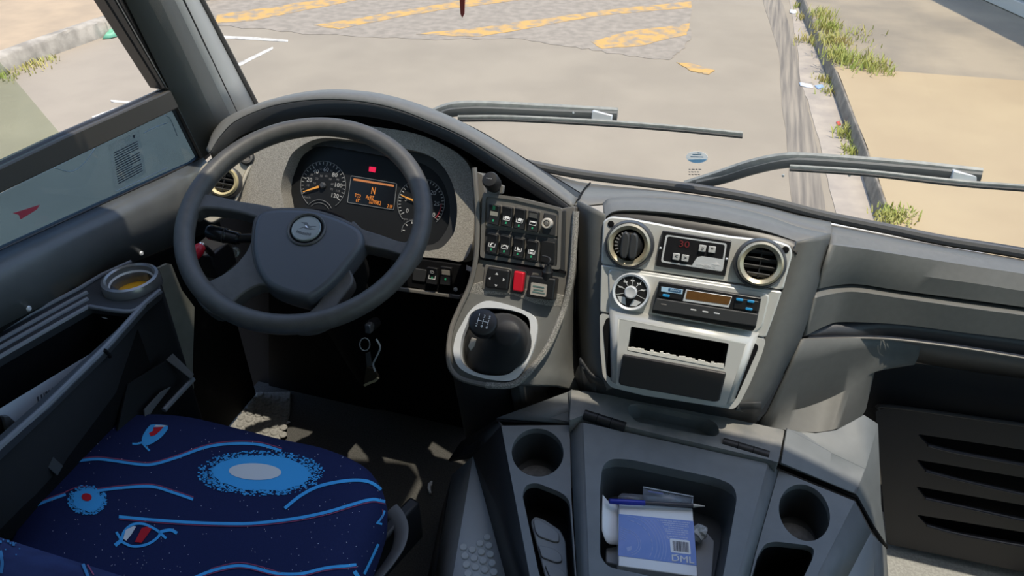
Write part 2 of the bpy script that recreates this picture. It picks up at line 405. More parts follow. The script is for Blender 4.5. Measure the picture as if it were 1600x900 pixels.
# ================================================================== SHELL OF THE BUS
def glass_y(x, z):
    yb = 1.52-.17*x*x; yh = .975-.04*x*x
    t = (z-.62)/(1.95-.62); return yb+(yh-yb)*t
def on_glass(px, py, off=0.0):
    yy = 1.5
    for _ in range(12):
        p = P(px, py, y=yy); yy = glass_y(p.x, p.z)+off
    return P(px, py, y=yy)
XL, XR, ROOF = -1.14, 1.22, 2.1
tag(MB().box((.04, -.35, -.05), (1, 0, 0), (0, 1, 0), (0, 0, 1), 1.2, 1.95, .05).build('floor', FLOOR, smooth=False), kind='structure')
SHELLM = mat('cabin_lining', (.50, .50, .48), .8)
# roof whose front edge follows the windscreen's top
xs = [XL+.0+(XR-XL)*i/24 for i in range(25)]
front = [V((x, glass_y(x, 1.95), 1.93)) for x in xs]
m = MB().ext([V((XR, -2.3, 1.93)), V((XL, -2.3, 1.93))]+front, (0, 0, -1), .14)
tag(m.build('ceiling', SHELLM, smooth=False), kind='structure')
tag(MB().box((.04, -2.32, .95), (1, 0, 0), (0, 0, 1), (0, 1, 0), 1.2, 1.0, .02).build('wall_back', SHELLM, smooth=False), kind='structure')
tag(MB().box((.82, .9, .003), (1, 0, 0), (0, 1, 0), (0, 0, 1), .38, .42, .002).build('floor_lit_strip', mat('sunlit_floor_tone', (.34, .34, .325), .7, var=.15, vscale=200), smooth=False), kind='structure')  # pale plate stands in for the sunlit strip of floor
# right side: low wall, pillars, glazed above
m = MB()
m.box((XR, -.4, .35), (0, 1, 0), (0, 0, 1), (1, 0, 0), 1.9, .35, .02)
for yy in (-2.2, -1.0, .2, 1.25): m.box((XR, yy, 1.3), (0, 1, 0), (0, 0, 1), (1, 0, 0), .06, .64, .02)
tag(m.build('wall_right', SHELLM, smooth=False), kind='structure')
gw = thing('window_3', None, None, (XR, -.4, .7)); tag(gw, kind='structure')
GTINT = glass('green_tint_glass', (.90, .94, .86), .05, .05, (.55, .6, .55))
for ya, yb in ((-2.1, -1.1), (-.9, .1), (.3, 1.15)):
    MB().box((XR, (ya+yb)/2, 1.3), (0, 1, 0), (0, 0, 1), (1, 0, 0), (yb-ya)/2, .6, .003).build('pane', GTINT, gw, smooth=False)

# left wall below the window (inner panel, sill), behind the frame it runs straight on
def back(pts, yend=-2.3):
    a, b = pts[1], pts[0]; d = b-a; t = (yend-b.y)/d.y; q = b+d*t; return [V((b.x, yend, b.z))]+pts
LW = [X((-60, 419, -1.125), (0, 392, -1.125), (100, 347, -1.125), (200, 302, -1.125), (262, 274, -1.125), (318, 246, -1.125)),
      X((-60, 441, -1.10), (0, 412, -1.10), (100, 366, -1.10), (200, 319, -1.10), (270, 288, -1.10), (330, 262, -1.10)),
      X((-60, 457, -1.088), (0, 429, -1.088), (100, 383, -1.088), (200, 338, -1.088), (270, 308, -1.088), (335, 282, -1.088)),
      X((-60, 539, -1.09), (0, 512, -1.09), (100, 461, -1.09), (180, 422, -1.09), (270, 384, -1.09), (345, 355, -1.09))]
LW = [back(r) for r in LW]
LW.append([V((-1.118, p.y, p.z-.03)) for p in LW[3]])
LW.append([V((-1.12, p.y, 0.02)) for p in LW[3]])
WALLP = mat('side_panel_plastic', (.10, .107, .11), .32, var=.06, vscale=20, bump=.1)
tag(loft('wall_left_lower', LW[3:], mat('footwell_shade_black', (.012, .012, .012), .9, spec=.1), nu=1, thick=.01, angle=50), kind='structure')  # near-black tone stands in for the deep shade of the footwell
wl_ = tag(loft('wall_left', LW[:4], WALLP, nu=1, thick=.01, angle=50), kind='structure')
for q in ((44, 482), (123, 459), (220, 396)):
    pp = P(q[0], q[1], x=-1.091)
    MB().lathe(pp, (1, 0, .1), [(.005, 0), (.005, .002), (.003, .004)], 12).build('screw', SATIN, wl_)
tag(MB().box((XL-.03, -.75, .3), (0, 1, 0), (0, 0, 1), (1, 0, 0), 1.5, .3, .015).build('wall_left_outer', SHELLM, smooth=False), kind='structure')

tag(MB().box((XL-.02, -1.05, 1.32), (0, 1, 0), (0, 0, 1), (1, 0, 0), 1.25, .62, .01).build('wall_left_rear_shade', SHELLM, smooth=False), kind='structure')  # unseen wall, added to cut light from behind and darken the footwell
# driver's window
win = thing('window_1', None, None, P(150, 300, x=-1.13)); tag(win, kind='structure')
PLW = PL((-1.13, 1, .8), (1, 0, 0), V((0, -1, 0)))
FR = mat('window_frame_black', (.028, .026, .026), .35)
FRB = mat('window_rail_brown', (.07, .064, .056), .4)
PANE = glass('dark_tint_glass', (.36, .46, .53), .03, .05, (.42, .52, .58))
def wx(pts, xx): return [P(a, b, x=xx) for a, b in pts]
MB().ext(wx([(-900, 691), (-90, 305), (0, 262), (101, 214), (256, 146), (272, 138), (286, 165), (275, 171), (213, 201), (0, 303), (-90, 347), (-900, 743)], -1.10), (1, 0, 0), .03).build('belt_rail', FRB, win, .003)
MB().tube(wx([(-900, 687), (-90, 301), (0, 258), (101, 210), (256, 143)], -1.115), .006).build('rail_seal', FR, win)
MB().ext(wx(rnd([(-900, 742), (275, 170), (312, 252), (0, 391), (-900, 801)], 8), -1.135), (1, 0, 0), .004).build('pane', PANE, win, smooth=False)
MB().ext(wx([(272, 168), (286, 160), (330, 243), (318, 254), (0, 397), (-900, 807), (-900, 799), (0, 389), (230, 285), (300, 254), (311, 246)], -1.127), (1, 0, 0), .012).build('gasket', FR, win, .002)
e0_, e1_ = P(96, 211, x=-1.14), P(-90, -10, x=-1.14); e2_ = e0_+(e1_-e0_)*((1.88-e0_.z)/(e1_.z-e0_.z)); e3_ = P(-900, 686, x=-1.14)
MB().ext([e0_, e2_, V((-1.14, e3_.y, 1.88)), e3_]+wx([(-90, 300), (0, 260)], -1.14), (1, 0, 0), .004).build('sliding_pane', GTINT, win, smooth=False)
for p in ([(84, -130), (165, 0), (253, 140), (261, 139), (180, 0), (99, -130)], [(103, -130), (184, 0), (262, 138), (272, 136), (197, 0), (116, -130)]):
    MB().ext(wx(p, -1.105), (1, 0, 0), .03).build('window_channel', FR, win, .003)
MB().ext(wx([(100, -130), (181, 0), (260, 138), (262, 138), (183, 0), (102, -130)], -1.104), (1, 0, 0), .01).build('channel_strip', GR, win)
# rear part of the window, behind the frame of the picture: post
MB().box((-1.12, e3_.y-.04, 1.3), (0, 1, 0), (0, 0, 1), (1, 0, 0), .05, .66, .02).build('window_post', FR, win)
# maker's sticker on the lower pane: pale film with lines of small print
st = thing('window_sticker', 'translucent sticker with lines of small print on the tinted window', 'sticker', P(200, 260, x=-1.13))
sq = [(170, 226), (217, 203), (229, 270), (180, 297)]
MB().ext(wx(sq, -1.1325), (1, 0, 0), .0005).build('film', glass('sticker_film', (.92, .94, .95), .03, .07, (.5, .56, .6)), st, smooth=False)
m = MB()
def sqp(u, v):
    a = V(sq[0]).lerp(V(sq[1]), u); b = V(sq[3]).lerp(V(sq[2]), u); return a.lerp(b, v)
for i in range(14):
    v0 = .22+i*.052; u = .12
    ue = .9 if i % 5 != 4 else .6
    while u < ue:
        l = random.uniform(.12, .30); e = min(u+l, ue)
        m.ext(wx([sqp(u, v0), sqp(e, v0), sqp(e, v0+.02), sqp(u, v0+.02)], -1.132), (1, 0, 0), .0003); u = e+.014
m.ext(wx([sqp(.78, .06), sqp(.86, .06), sqp(.84, .13), sqp(.80, .13)], -1.132), (1, 0, 0), .0003)
m.build('small_print', mat('dark_ink', (.02, .03, .05), .7), st, smooth=False)
for pl_ in ([(85, 262), (112, 268), (134, 252), (152, 226)], [(182, 299), (215, 284), (262, 262)], [(258, 180), (266, 186), (277, 212)], [(225, 208), (240, 200), (262, 192)]):
    MB().tube(wx(pl_, -1.1325), .0012, 6, sub=4).build('peeling_film_edge', mat('film_edge', (.35, .42, .46), .5), st)
tag(MB().ext(wx([(20, 333), (34, 329), (62, 320), (58, 327), (42, 337), (32, 343), (30, 336)], -1.1325), (1, 0, 0), .0004).build('red_reflection', mat('reflection_red', (.45, .05, .08), .5), smooth=False), 'small red reflection painted on the tinted window', 'reflection')  # soft red reflection drawn as a flat coloured shape on the glass

# pillar trim
rowsA = []
for t in (-.75, -.4, 0, .35, .7, 1.0):
    def q(a, b): return (a[0]+(b[0]-a[0])*t, a[1]+(b[1]-a[1])*t)
    A, B, C_, D, E_ = q((196, 0), (318, 246)), q((250, 0), (352, 222)), q((273, 0), (372, 205)), q((300, 0), (392, 184)), q((314, 0), (402, 168))
    rowsA.append([P(*A, x=-1.10), P(*B, x=-1.075), P(*C_, x=-1.07), P(*D, x=-1.10), P(*E_, x=-1.13)])
PIL = mat('pillar_plastic', (.10, .105, .10), .5, bump=.2)
tag(loft('trim_1', [r[:3] for r in rowsA], PIL, nu=1, thick=.006, angle=12), kind='structure')
tag(loft('trim_4', [r[2:] for r in rowsA], mat('pillar_sunlit_plastic', (.40, .40, .375), .5), nu=1, thick=.006, angle=12), kind='structure')  # paler copy of the pillar plastic paints the sunlit band
sealr = [P(314+(402-314)*t, 0+168*t, x=-1.128) for t in (-.75, -.3, 0, .3, .6, 1.0)]
tag(MB().tube(sealr, .008, 8, sub=5).build('trim_2', mat('pillar_seal', (.055, .05, .045), .6)), kind='structure')
seam = [P(287+(380-287)*t, 0+196*t, x=-1.083) for t in (-.75, -.3, 0, .3, .6, 1.0)]
tag(MB().tube(seam, .0022, 6, sub=5).build('trim_3', FR), kind='structure')

# windscreen
nx, nz = 40, 10
ws = thing('window_2', None, None, (0, 1.5, .6)); tag(ws, kind='structure')
WG = glass('windscreen_glass', (.955, .965, .95), .025, .035, (.62, .6, .55))
v = []
for k in range(nz+1):
    z = .60+(1.93-.60)*k/nz
    for i in range(nx+1): x = -1.13+2.33*i/nx; v.append((x, glass_y(x, z), z))
f = [(k*(nx+1)+i, k*(nx+1)+i+1, (k+1)*(nx+1)+i+1, (k+1)*(nx+1)+i) for k in range(nz) for i in range(nx)]
MB().raw(v, f).build('pane', WG, ws, angle=60, face_cam=True)
gk = [on_glass(a, b, -.025) for a, b in ((700, 238), (800, 252), (900, 271), (1000, 284), (1064, 292), (1146, 304), (1212, 318), (1291, 338), (1394, 359), (1476, 376), (1600, 396), (1720, 420))]
MB().tube(gk, .011, 10, sub=4).build('gasket', mat('windscreen_seal', (.12, .12, .118), .25), ws)
# front body panel below the glass, outside
fb = [[V((x, glass_y(x, .6)+.03, z)) for x in (-1.13, -.8, -.4, 0, .4, .8, 1.2)] for z in (.62, -.7)]
tag(loft('wall_front', fb, mat('white_body_paint', (.6, .6, .6), .3), nu=5, thick=.01), kind='structure')

# round sticker on the windscreen
ws_c = on_glass(1089, 246, -.004); GP = PL(ws_c, (0, -1, -.36))
stk = thing('oval_sticker', 'small oval white and blue sticker on the windscreen', 'sticker', ws_c)
MB().ext([GP.px(*q) for q in ell(1089, 246, 17, 9.2, 2)], GP.n, .0006).build('face', sheer('sticker_white', (.95, .95, .92)), stk, smooth=False)
low = [(x, y) for x, y in ell(1089, 246, 16, 8.4, 2, 60) if y > 249]
low.sort(key=lambda q: math.atan2(q[1]-246, q[0]-1089))
MB().ext([GP.px(x, y, .0008) for x, y in low], GP.n, .0005).build('blue_band', sheer('sticker_blue', (.50, .74, .90)), stk, smooth=False)
m = MB()
for a, b, c in ((1082, 1096, 241), (1079, 1099, 244.5), (1090, 1096, 238.6)):
    m.ext([GP.px(a, c, .0008), GP.px(b, c+.5, .0008), GP.px(b, c+1.7, .0008), GP.px(a, c+1.2, .0008)], GP.n, .0005)
m.build('small_print', sheer('sticker_ink', (.25, .45, .58)), stk, smooth=False)
m = MB()
for i in range(3):
    x = 1076
    while x < 1092:
        l = random.uniform(2, 5); m.ext([GP.px(x, 264+i*4, .0008), GP.px(x+l, 264.4+i*4, .0008), GP.px(x+l, 265.6+i*4, .0008), GP.px(x, 265.2+i*4, .0008)], GP.n, .0005); x += l+1.4
m.build('marking', sheer('etched_marking', (.45, .42, .38)), stk, smooth=False)

# wipers, outside the glass
WIP = mat('wiper_metal', (.32, .33, .31), .45, var=.15, vscale=60); WIPD = mat('wiper_rubber', (.04, .04, .04), .6); WIPS = mat('wiper_face', (.14, .145, .14), .5)
def wiper(label, arm, face, blade, clip):
    t = thing('windscreen_wiper', label, 'wiper', on_glass(*arm[0], .06), 'wipers parked across the windscreen')
    MB().tube([on_glass(a, b, .065) for a, b in arm], .0125, 8, sub=6, flatx=.6).build('arm', WIP, t)
    MB().tube([on_glass(a, b, .055) for a, b in face], .011, 8, sub=6, flatx=.5).build('arm_side', WIPS, t)
    bl = MB().tube([on_glass(a, b, .035) for a, b in blade], .0075, 8, sub=5, flatx=.6).build('blade', WIP, t)
    MB().tube([on_glass(a, b+3.2, .030) for a, b in blade], .0035, 6, sub=5).build('rubber_edge', WIPD, bl)
    c = on_glass(*clip, .05); MB().box(c, (1, 0, -.12), (0, .3, 1), (0, -1, .1), .022, .012, .008).build('clip', SATIN, t, .002)
    for k in (.25, .5, .75):
        p = V(arm[1]).lerp(V(arm[-1]), k); MB().lathe(on_glass(p.x, p.y, .056), (0, -1, .2), [(.003, 0), (.003, .003), (.001, .004)], 8).build('rivet', SATIN, t)
wiper('dark wiper arm with long blade above the instrument hood', [(664, 186), (690, 173), (716, 166.5), (760, 166), (860, 171), (965, 177)], [(676, 187), (700, 177), (722, 174), (760, 173.5), (860, 178), (964, 182)],
      [(716, 185), (800, 185), (940, 192), (1060, 201), (1160, 211)], (941, 184))
wiper('dark wiper arm rising from the base of the windscreen beside the kerb view', [(1072, 290), (1120, 275), (1171, 258), (1220, 248), (1270, 248), (1414, 259), (1534, 272)], [(1090, 289), (1130, 280), (1175, 266), (1222, 256), (1270, 255), (1414, 266), (1533, 278)],
      [(1234, 262), (1352, 270), (1497, 286), (1600, 294), (1690, 303)], (1505, 279))
# unseen roller blind, added above the frame to shape the shadow on the wheel
sb = thing('shade_blind', 'unseen sun blind cassette added to shade the steering wheel', 'sun blind', V((-.55, 1.08, 1.80)))
MB().ext([V((-.95, .92, 1.80)), V((-.66, 1.035, 1.80)), V((-.45, 1.10, 1.80)), V((-.22, 1.15, 1.80)), V((-.18, 1.12, 1.80)), V((-.18, .96, 1.80)), V((-.95, .85, 1.80))], (0, 0, -1), .125).build('cassette', DGR, sb, .005)
MB().tube([V((-.9, .955, 1.79)), V((-.66, 1.03, 1.79)), V((-.25, 1.13, 1.79))], .012, 10).build('blind_roll', DGR, sb)
# red pennant hanging at the windscreen
pt = P(722, 28, y=1.36); tp = V((pt.x-.003, 1.36, 1.92))
pn = thing('hanging_pennant', 'narrow dark red pennant hanging in the windscreen', 'ornament', pt)
e1 = P(718, 0, y=1.36); e2 = P(726, 0, y=1.36); up_ = V((0, 0, .22))
MB().ext([pt, P(725, 22, y=1.36), e2, e2+up_, e1+up_, e1, P(719, 22, y=1.36)], (0, -1, 0), .004).build('pennant', mat('pennant_red', (.30, .03, .025), .7), pn, .001)
MB().tube([(e1+e2)/2+up_, tp], .0012, 6).build('cord', MBLK, pn)

# ================================================================== DASHBOARD
def ringpx(c, pl, rpx):                                  # metres of a pixel radius at a place
    return rpx*((c-CAM).dot(FW))/FPX
def cavity(name, poly, pl, h, depth, m, parent, taper=.85):
    top = [pl.px(x, y, h) for x, y in poly]; c = sum(top, V((0, 0, 0)))/len(top); k = len(top)
    bot = [c+(p-c)*taper-pl.n*depth for p in top]
    return MB().raw(top+bot, [(i, (i+1) % k, k+(i+1) % k, k+i) for i in range(k)]+[tuple(range(k, 2*k))]).build(name, m, parent, angle=40)
dash = thing('dashboard', 'grey moulded bus dashboard with arched instrument hood and silver centre stack', 'dashboard', (-.2, 1.25, .0))

# arched instrument hood
Apx = [(325, 234), (335, 206), (357, 184), (405, 163), (462, 148), (514, 142), (563, 144), (607, 151), (658, 166), (716, 190), (790, 232), (858, 279), (902, 313)]
Bpx = [(328, 240), (345, 213), (370, 189), (420, 168), (470, 158.5), (520, 156), (570, 160), (620, 171), (670, 190), (722, 213), (793, 256), (860, 300), (895, 326)]
Cpx = [(332, 248), (354, 226), (382, 207), (427, 193), (476, 182), (522, 178), (571, 180), (621, 190), (671, 207), (723, 231), (788, 272), (852, 313), (889, 337)]
By = [1.19, 1.22, 1.25, 1.28, 1.29, 1.295, 1.295, 1.29, 1.28, 1.26, 1.22, 1.18, 1.15]
A = [P(a, b, y=y+.05) for (a, b), y in zip(Apx, By)]
B = [P(a, b, y=y) for (a, b), y in zip(Bpx, By)]
Cc = [P(a, b, y=y+.008) for (a, b), y in zip(Cpx, By)]
AB = [(p+q)/2+V((0, -.004, .005)) for p, q in zip(A, B)]
A0 = [p+V((0, .05, -.035)) for p in A]; A1 = [p+V((0, .10, -.14)) for p in A]
D = [p+V((0, .10, -.005)) for p in Cc]; E_ = [p+V((0, .02, -.38)) for p in D]
loft('instrument_hood', [A1, A0, A, AB, B], DASHT, dash, nu=5, thick=.003, angle=60)
loft('hood_lip', [B, Cc, D], DGR, dash, nu=5, thick=.003, angle=30)
loft('hood_shadow_gap', [D, E_], MBLK, dash, nu=4, thick=.003)  # matt black sheet stands in for the shadow gap under the hood

MB().ext([V((-1.06, 1.26, .58)), V((-.3, 1.26, .58)), V((-.2, 1.15, .58)), V((.2, 1.15, .58)), V((.3, 1.33, .58)), V((1.15, 1.33, .58)), V((1.15, 1.28, .58)), V((.6, 1.43, .58)), V((0, 1.49, .58)), V((-.6, 1.43, .58)), V((-1.06, 1.31, .58))], (0, 0, 1), .01).build('sun_leak_plate', MBLK, dash, smooth=False)  # unseen plate, added to stop sun leaking through the dash gap
# instrument binnacle
CL = PL(P(585, 300, y=1.27), V((.05, -.84, .54)))
open_px = cr([(441, 308), (440, 284), (446, 262), (460, 236), (496, 217), (540, 218), (600, 228), (650, 236), (682, 250), (703, 278), (713, 312), (713, 345), (704, 372), (670, 392), (560, 378), (460, 348)], 4, True)
surr_px = cr([(362, 330), (380, 278), (398, 240), (428, 212), (476, 199), (540, 194), (600, 200), (650, 209), (692, 226), (719, 243), (735, 264), (739, 300), (741, 340), (737, 385), (722, 408), (690, 404), (600, 396), (500, 372), (420, 352)], 4, True)
plate('cluster_surround', surr_px, CL, .045, .06, SURR, dash, .004, holes=[open_px], angle=50)
lens_px = cr([(445, 312), (443, 290), (450, 266), (464, 240), (496, 228), (540, 233), (610, 246), (655, 254), (683, 272), (698, 298), (703, 330), (696, 362), (664, 384), (560, 370), (462, 342)], 4, True)
big = [(x+(x-575)*.12, y+(y-300)*.2) for x, y in open_px]
plate('cluster_inner_rim', big, CL, .012, .02, DGR, dash, .003, holes=[lens_px], angle=50)
# left vent panel
LVP = PL(P(352, 286, y=1.19), V((.30, -.74, .58)))
plate('vent_panel', rnd([(296, 330), (312, 262), (360, 222), (402, 226), (398, 244), (378, 282), (362, 332), (330, 350)], 6), LVP, 0, .02, CREAM, dash, .003)
MB().tube([LVP.px(401, 238, .002), LVP.px(385, 272, .002), LVP.px(366, 318, .002)], .0035, 8).build('panel_edge', WARM, dash)

# knee panel and lower switch panel right of the wheel
SP = PL((-.325, 1.105, .738), nrm(28, -3))
LP = PL(P(680, 432, y=1.16), nrm(22))
plate('lower_switch_panel', rnd([(610, 398), (722, 414), (719, 462), (606, 444)], 5), LP, 0, .03, MBLK, dash, .002)
plate('lower_trim', [(600, 446), (719, 462), (717, 468), (600, 452)], LP, .006, .04, GR, dash, .002)
plate('knee_panel', [(420, 400), (720, 452), (712, 640), (420, 640)], PL(P(560, 520, y=1.24), nrm(-8)), 0, .01, MBLK, dash, 0)
plate('lower_closing_panel', [(240, 285), (420, 330), (740, 430), (740, 720), (240, 720)], PL(P(560, 520, y=1.29), nrm(0)), 0, .01, MBLK, dash, 0)

# switch panel
sp_px = rnd([(744, 268), (754, 272), (758, 303), (800, 307), (876, 326), (898, 322), (893, 428), (884, 470), (735, 447), (750, 402)], 3)
plate('switch_panel', sp_px, SP, 0, .05, GR, dash, .002)
plate('upper_bezel', rnd([(757, 305), (800, 311), (876, 328), (873, 371), (758, 354)], 4), SP, .003, .01, GR, dash, .0015)
plate('lower_bezel', rnd([(757, 356), (873, 373), (869, 418), (754, 398)], 4), SP, .003, .01, DGR, dash, .0015)
plate('bezel_frame', rnd([(754, 301), (800, 307), (878, 325), (875, 422), (750, 402)], 5), SP, .006, .008, GR, dash, .0012, holes=[rnd([(759, 307), (800, 312), (873, 329), (870, 417), (756, 397)], 5)])
plate('side_channel', rnd([(876, 330), (884, 328), (882, 424), (873, 421)], 2), SP, .004, .01, DGR, dash, .001)
plate('divider_strip', [(747, 401), (884, 424), (884, 428), (747, 405)], SP, .004, .01, MBLK, dash, 0)
PD = PL(SP.px(808, 462), nrm(44, -4))
TEX = mat('grey_fabric_strip', (.27, .26, .24), .8, var=.45, vscale=500, bump=.6, bscale=900)
plate('textured_strip', [(733, 446), (752, 440), (886, 462), (886, 480), (845, 478), (800, 460), (728, 461)], SP, .0025, .01, TEX, dash, .001)
# gear-lever pod
pod_px = cr([(732, 452), (717, 484), (707, 515), (702, 549), (706, 573), (722, 589), (760, 600), (797, 600), (819, 587), (850, 550), (870, 510), (882, 474), (850, 466), (800, 458), (760, 450)], 3, True)
hole_px = cr([(729, 507), (737, 489), (757, 481), (795, 484), (821, 493), (828, 506), (826, 530), (813, 563), (800, 581), (781, 587), (749, 584), (725, 571), (719, 555), (721, 530)], 4, True)
ring_px = cr([(721, 507), (733, 487), (747, 475), (766, 470), (803, 479), (832, 492), (839, 507), (836, 535), (826, 563), (811, 587), (795, 595), (765, 593), (733, 584), (715, 571), (708, 549), (712, 525)], 4, True)
plate('gear_pod', pod_px, PD, 0, .06, DASH, dash, .006, holes=[hole_px], angle=50)
low = [PD.px(x, y, -.05) for x, y in pod_px]
k = len(low); c0 = sum(low, V((0, 0, 0)))/k
MB().raw(low+[c0+(p-c0)*.98+V((0, .05, -.25)) for p in low], [(i, (i+1) % k, k+(i+1) % k, k+i) for i in range(k)]+[tuple(range(k, 2*k))]).build('pod_base', DGR, dash, angle=60)
plate('pod_well', [(x+(x-775)*.03, y+(y-533)*.03) for x, y in hole_px], PD, -.03, .005, MBLK, dash, 0)
plate('chrome_surround', ring_px, PD, .008, .014, SATIN, dash, .004, holes=[hole_px], angle=50)
MB().tube([SP.px(741, 262, .006), SP.px(744, 300, .006), SP.px(746, 340, .006), SP.px(744, 400, .006), SP.px(734, 446, .006), PD.px(717, 484, .004), PD.px(705, 515, .004), PD.px(701, 549, .004), PD.px(704, 575, .004), PD.px(721, 592, .004), PD.px(760, 602, .004)], .005, 8, sub=4).build('pod_edge_trim', GR, dash)
MB().tube([SP.px(900, 330, .004), SP.px(897, 380, .006), SP.px(893, 430, .006), PD.px(883, 476, .004), PD.px(872, 507, .004), PD.px(853, 547, .004), PD.px(820, 588, .004), PD.px(797, 602, .004), PD.px(760, 602, .004)], .006, 8, sub=4).build('pod_edge_trim', TEX, dash)

# centre stack
FA = PL((.025, 1.05, .69), nrm(28))
lc = Y((902, 314, 1.16), (898, 360, 1.15), (896, 427, 1.13), (900, 500, 1.10), (905, 560, 1.06), (915, 592, 1.03), (940, 612, 1.01))
rc = [FA.px(x, y, .004) for x, y in ((945, 335), (942, 370), (940, 406), (937, 492), (938, 560), (944, 592), (956, 607))]
loft('left_cheek', [lc, [(a+b)/2+V((0, -.006, .004)) for a, b in zip(lc, rc)], rc], DASH, dash, nu=5, thick=.004, angle=50)
pl_ = [PD.px(883, 476), PD.px(872, 507), PD.px(853, 547), PD.px(836, 570), PD.px(819, 588), PD.px(797, 602)]
pr_ = Y((897, 430, 1.12), (900, 500, 1.10), (904, 550, 1.065), (910, 580, 1.045), (920, 602, 1.03), (925, 618, 1.02))
pl_ = [SP.px(893, 430)]+pl_; pr_ = Y((896, 400, 1.13))+pr_
loft('pod_side', [pl_, [(a+b)/2+V((.004, .012, 0)) for a, b in zip(pl_, pr_)], pr_], DASH, dash, nu=4, thick=.004, angle=50)
bt_ = [FA.px(x, y, -.01) for x, y in ((905, 570), (930, 598), (985, 616), (1070, 630), (1130, 640), (1190, 640))]
bb_ = [p+V((0, .04, -.10)) for p in bt_]
loft('stack_base', [[PL((.025, 1.05, .69), FA.n).px(x, y, .0) for x, y in ((905, 560), (930, 590), (985, 606), (1070, 620), (1130, 630), (1190, 630))], bt_, bb_], DGR, dash, nu=4, thick=.004)
fa_ = [PD.px(797, 602, -.01), PD.px(819, 590, -.01)]+Y((860, 600, 1.06), (890, 608, 1.05))+[bt_[0], bt_[1]]
loft('lower_fairing', [fa_, [p+V((0, .04, -.14)) for p in fa_]], DGR, dash, nu=4, thick=.004)
rl = [FA.px(x, y, -.002) for x, y in ((1246, 378), (1240, 397), (1225, 452), (1204, 499), (1192, 549), (1173, 598), (1150, 642))]
rr_ = Y((1299, 365, 1.17), (1288, 410, 1.15), (1276, 453, 1.13), (1253, 527, 1.09), (1226, 580, 1.06), (1203, 622, 1.04), (1188, 645, 1.03))
loft('right_cheek', [rl, [(a+b)/2+V((0, -.008, .004)) for a, b in zip(rl, rr_)], rr_], DASH, dash, nu=5, thick=.004, angle=50)
# hood over the centre stack and the top of the dash
Bt = Y((944, 340, 1.12), (965, 329, 1.13), (1022, 330, 1.135), (1105, 340, 1.135), (1187, 358, 1.135), (1236, 374, 1.135), (1262, 384, 1.14))
At = Y((942, 317, 1.18), (958, 309, 1.19), (1022, 309, 1.20), (1105, 317, 1.20), (1187, 334, 1.20), (1246, 354, 1.19), (1299, 366, 1.18))
Mt = [a.lerp(b, .55)+V((0, -.006, .006)) for a, b in zip(At, Bt)]
loft('stack_hood', [At, Mt, Bt, [p+V((0, .006, -.008)) for p in Bt]], DASHT, dash, nu=5, thick=.003, angle=50)
ft = [FA.px(x, y, .0) for x, y in ((944, 350), (958, 346), (1022, 352), (1105, 366), (1187, 378), (1236, 390), (1246, 396))]
loft('stack_hood_recess', [[p+V((0, .006, -.008)) for p in Bt], [(p+q)/2+V((0, .035, 0)) for p, q in zip(Bt, ft)], ft], mat('recess_shade_tone', (.03, .028, .027), .4), dash, nu=5, thick=.003, angle=60)  # dark tone paints the shade below the stack hood
Wt = [on_glass(a, b, -.03) for a, b in ((740, 250), (800, 260), (860, 272), (905, 284), (960, 291), (1022, 297), (1105, 307), (1187, 320), (1246, 335), (1299, 346))]
Al = Y((770, 245, 1.30), (830, 282, 1.25), (880, 312, 1.20), (902, 320, 1.16))+At[0:1]+At[2:]
loft('dash_top', [Wt, [(a+b)/2 for a, b in zip(Wt, Al)], Al], DASHT, dash, nu=4, thick=.004)
MB().tube(Y((922, 286, 1.42), (912, 297, 1.33), (903, 313, 1.18)), .002, 6, sub=4).build('top_seam', MBLK, dash)

# silver fascia in steps
plate('fascia_top', rnd([(942, 345), (954, 338), (984, 341), (1069, 357), (1143, 369), (1217, 377), (1235, 384), (1239, 397), (1228, 437), (1224, 453), (939, 413)], 5), FA, .008, .03, SILV, dash, .003)
plate('fascia_middle', rnd([(939, 414), (1222, 456), (1207, 500), (1197, 527), (937, 487)], 3), FA, .016, .03, SILV, dash, .003)
plate('fascia_raised_panel', rnd([(955, 420), (1190, 455), (1203, 462), (1192, 510), (1180, 520), (952, 484), (950, 425)], 6), FA, .019, .01, SILV, dash, .0025)
plate('fascia_lower', rnd([(937, 490), (1197, 530), (1191, 552), (1172, 599), (1156, 630), (1146, 640), (1130, 637), (1006, 618), (954, 605), (942, 588), (938, 545)], 6), FA, .018, .03, SILV, dash, .003, holes=[[(1060+(x-1060)*1.03, 543+(y-543)*1.08) for x, y in rnd([(986, 510), (1139, 537), (1132, 576), (980, 548)], 3)]], angle=50)
sl = [(942, 512), (947, 498), (953, 496), (957, 500), (958, 588), (954, 591), (948, 586)]
plate('storage_slot', rnd(sl, 3), FA, .0195, .004, MBLK, dash, .0006)
plate('storage_slot', rnd([(1171, 541), (1178, 535), (1185, 540), (1184, 547), (1151, 622), (1146, 626), (1137, 623)], 3), FA, .0195, .004, MBLK, dash, .0006)
pocket = rnd([(986, 510), (1139, 537), (1132, 576), (980, 548)], 3)
face = rnd([(966, 497), (1167, 537), (1135, 634), (1120, 634), (970, 607), (962, 600)], 3)
plate('storage_block', face, FA, .046, .03, SILV, dash, .003, holes=[pocket], angle=50)
tp_ = [FA.px(952, 479, .018), FA.px(1186, 520, .018)]; bp_ = [FA.px(966.5, 498, .0465), FA.px(1166.5, 538, .0465)]
MB().raw(tp_+bp_[::-1], [(0, 1, 2, 3)]).build('storage_ledge', SILV, dash, solid=.003, face_cam=True)
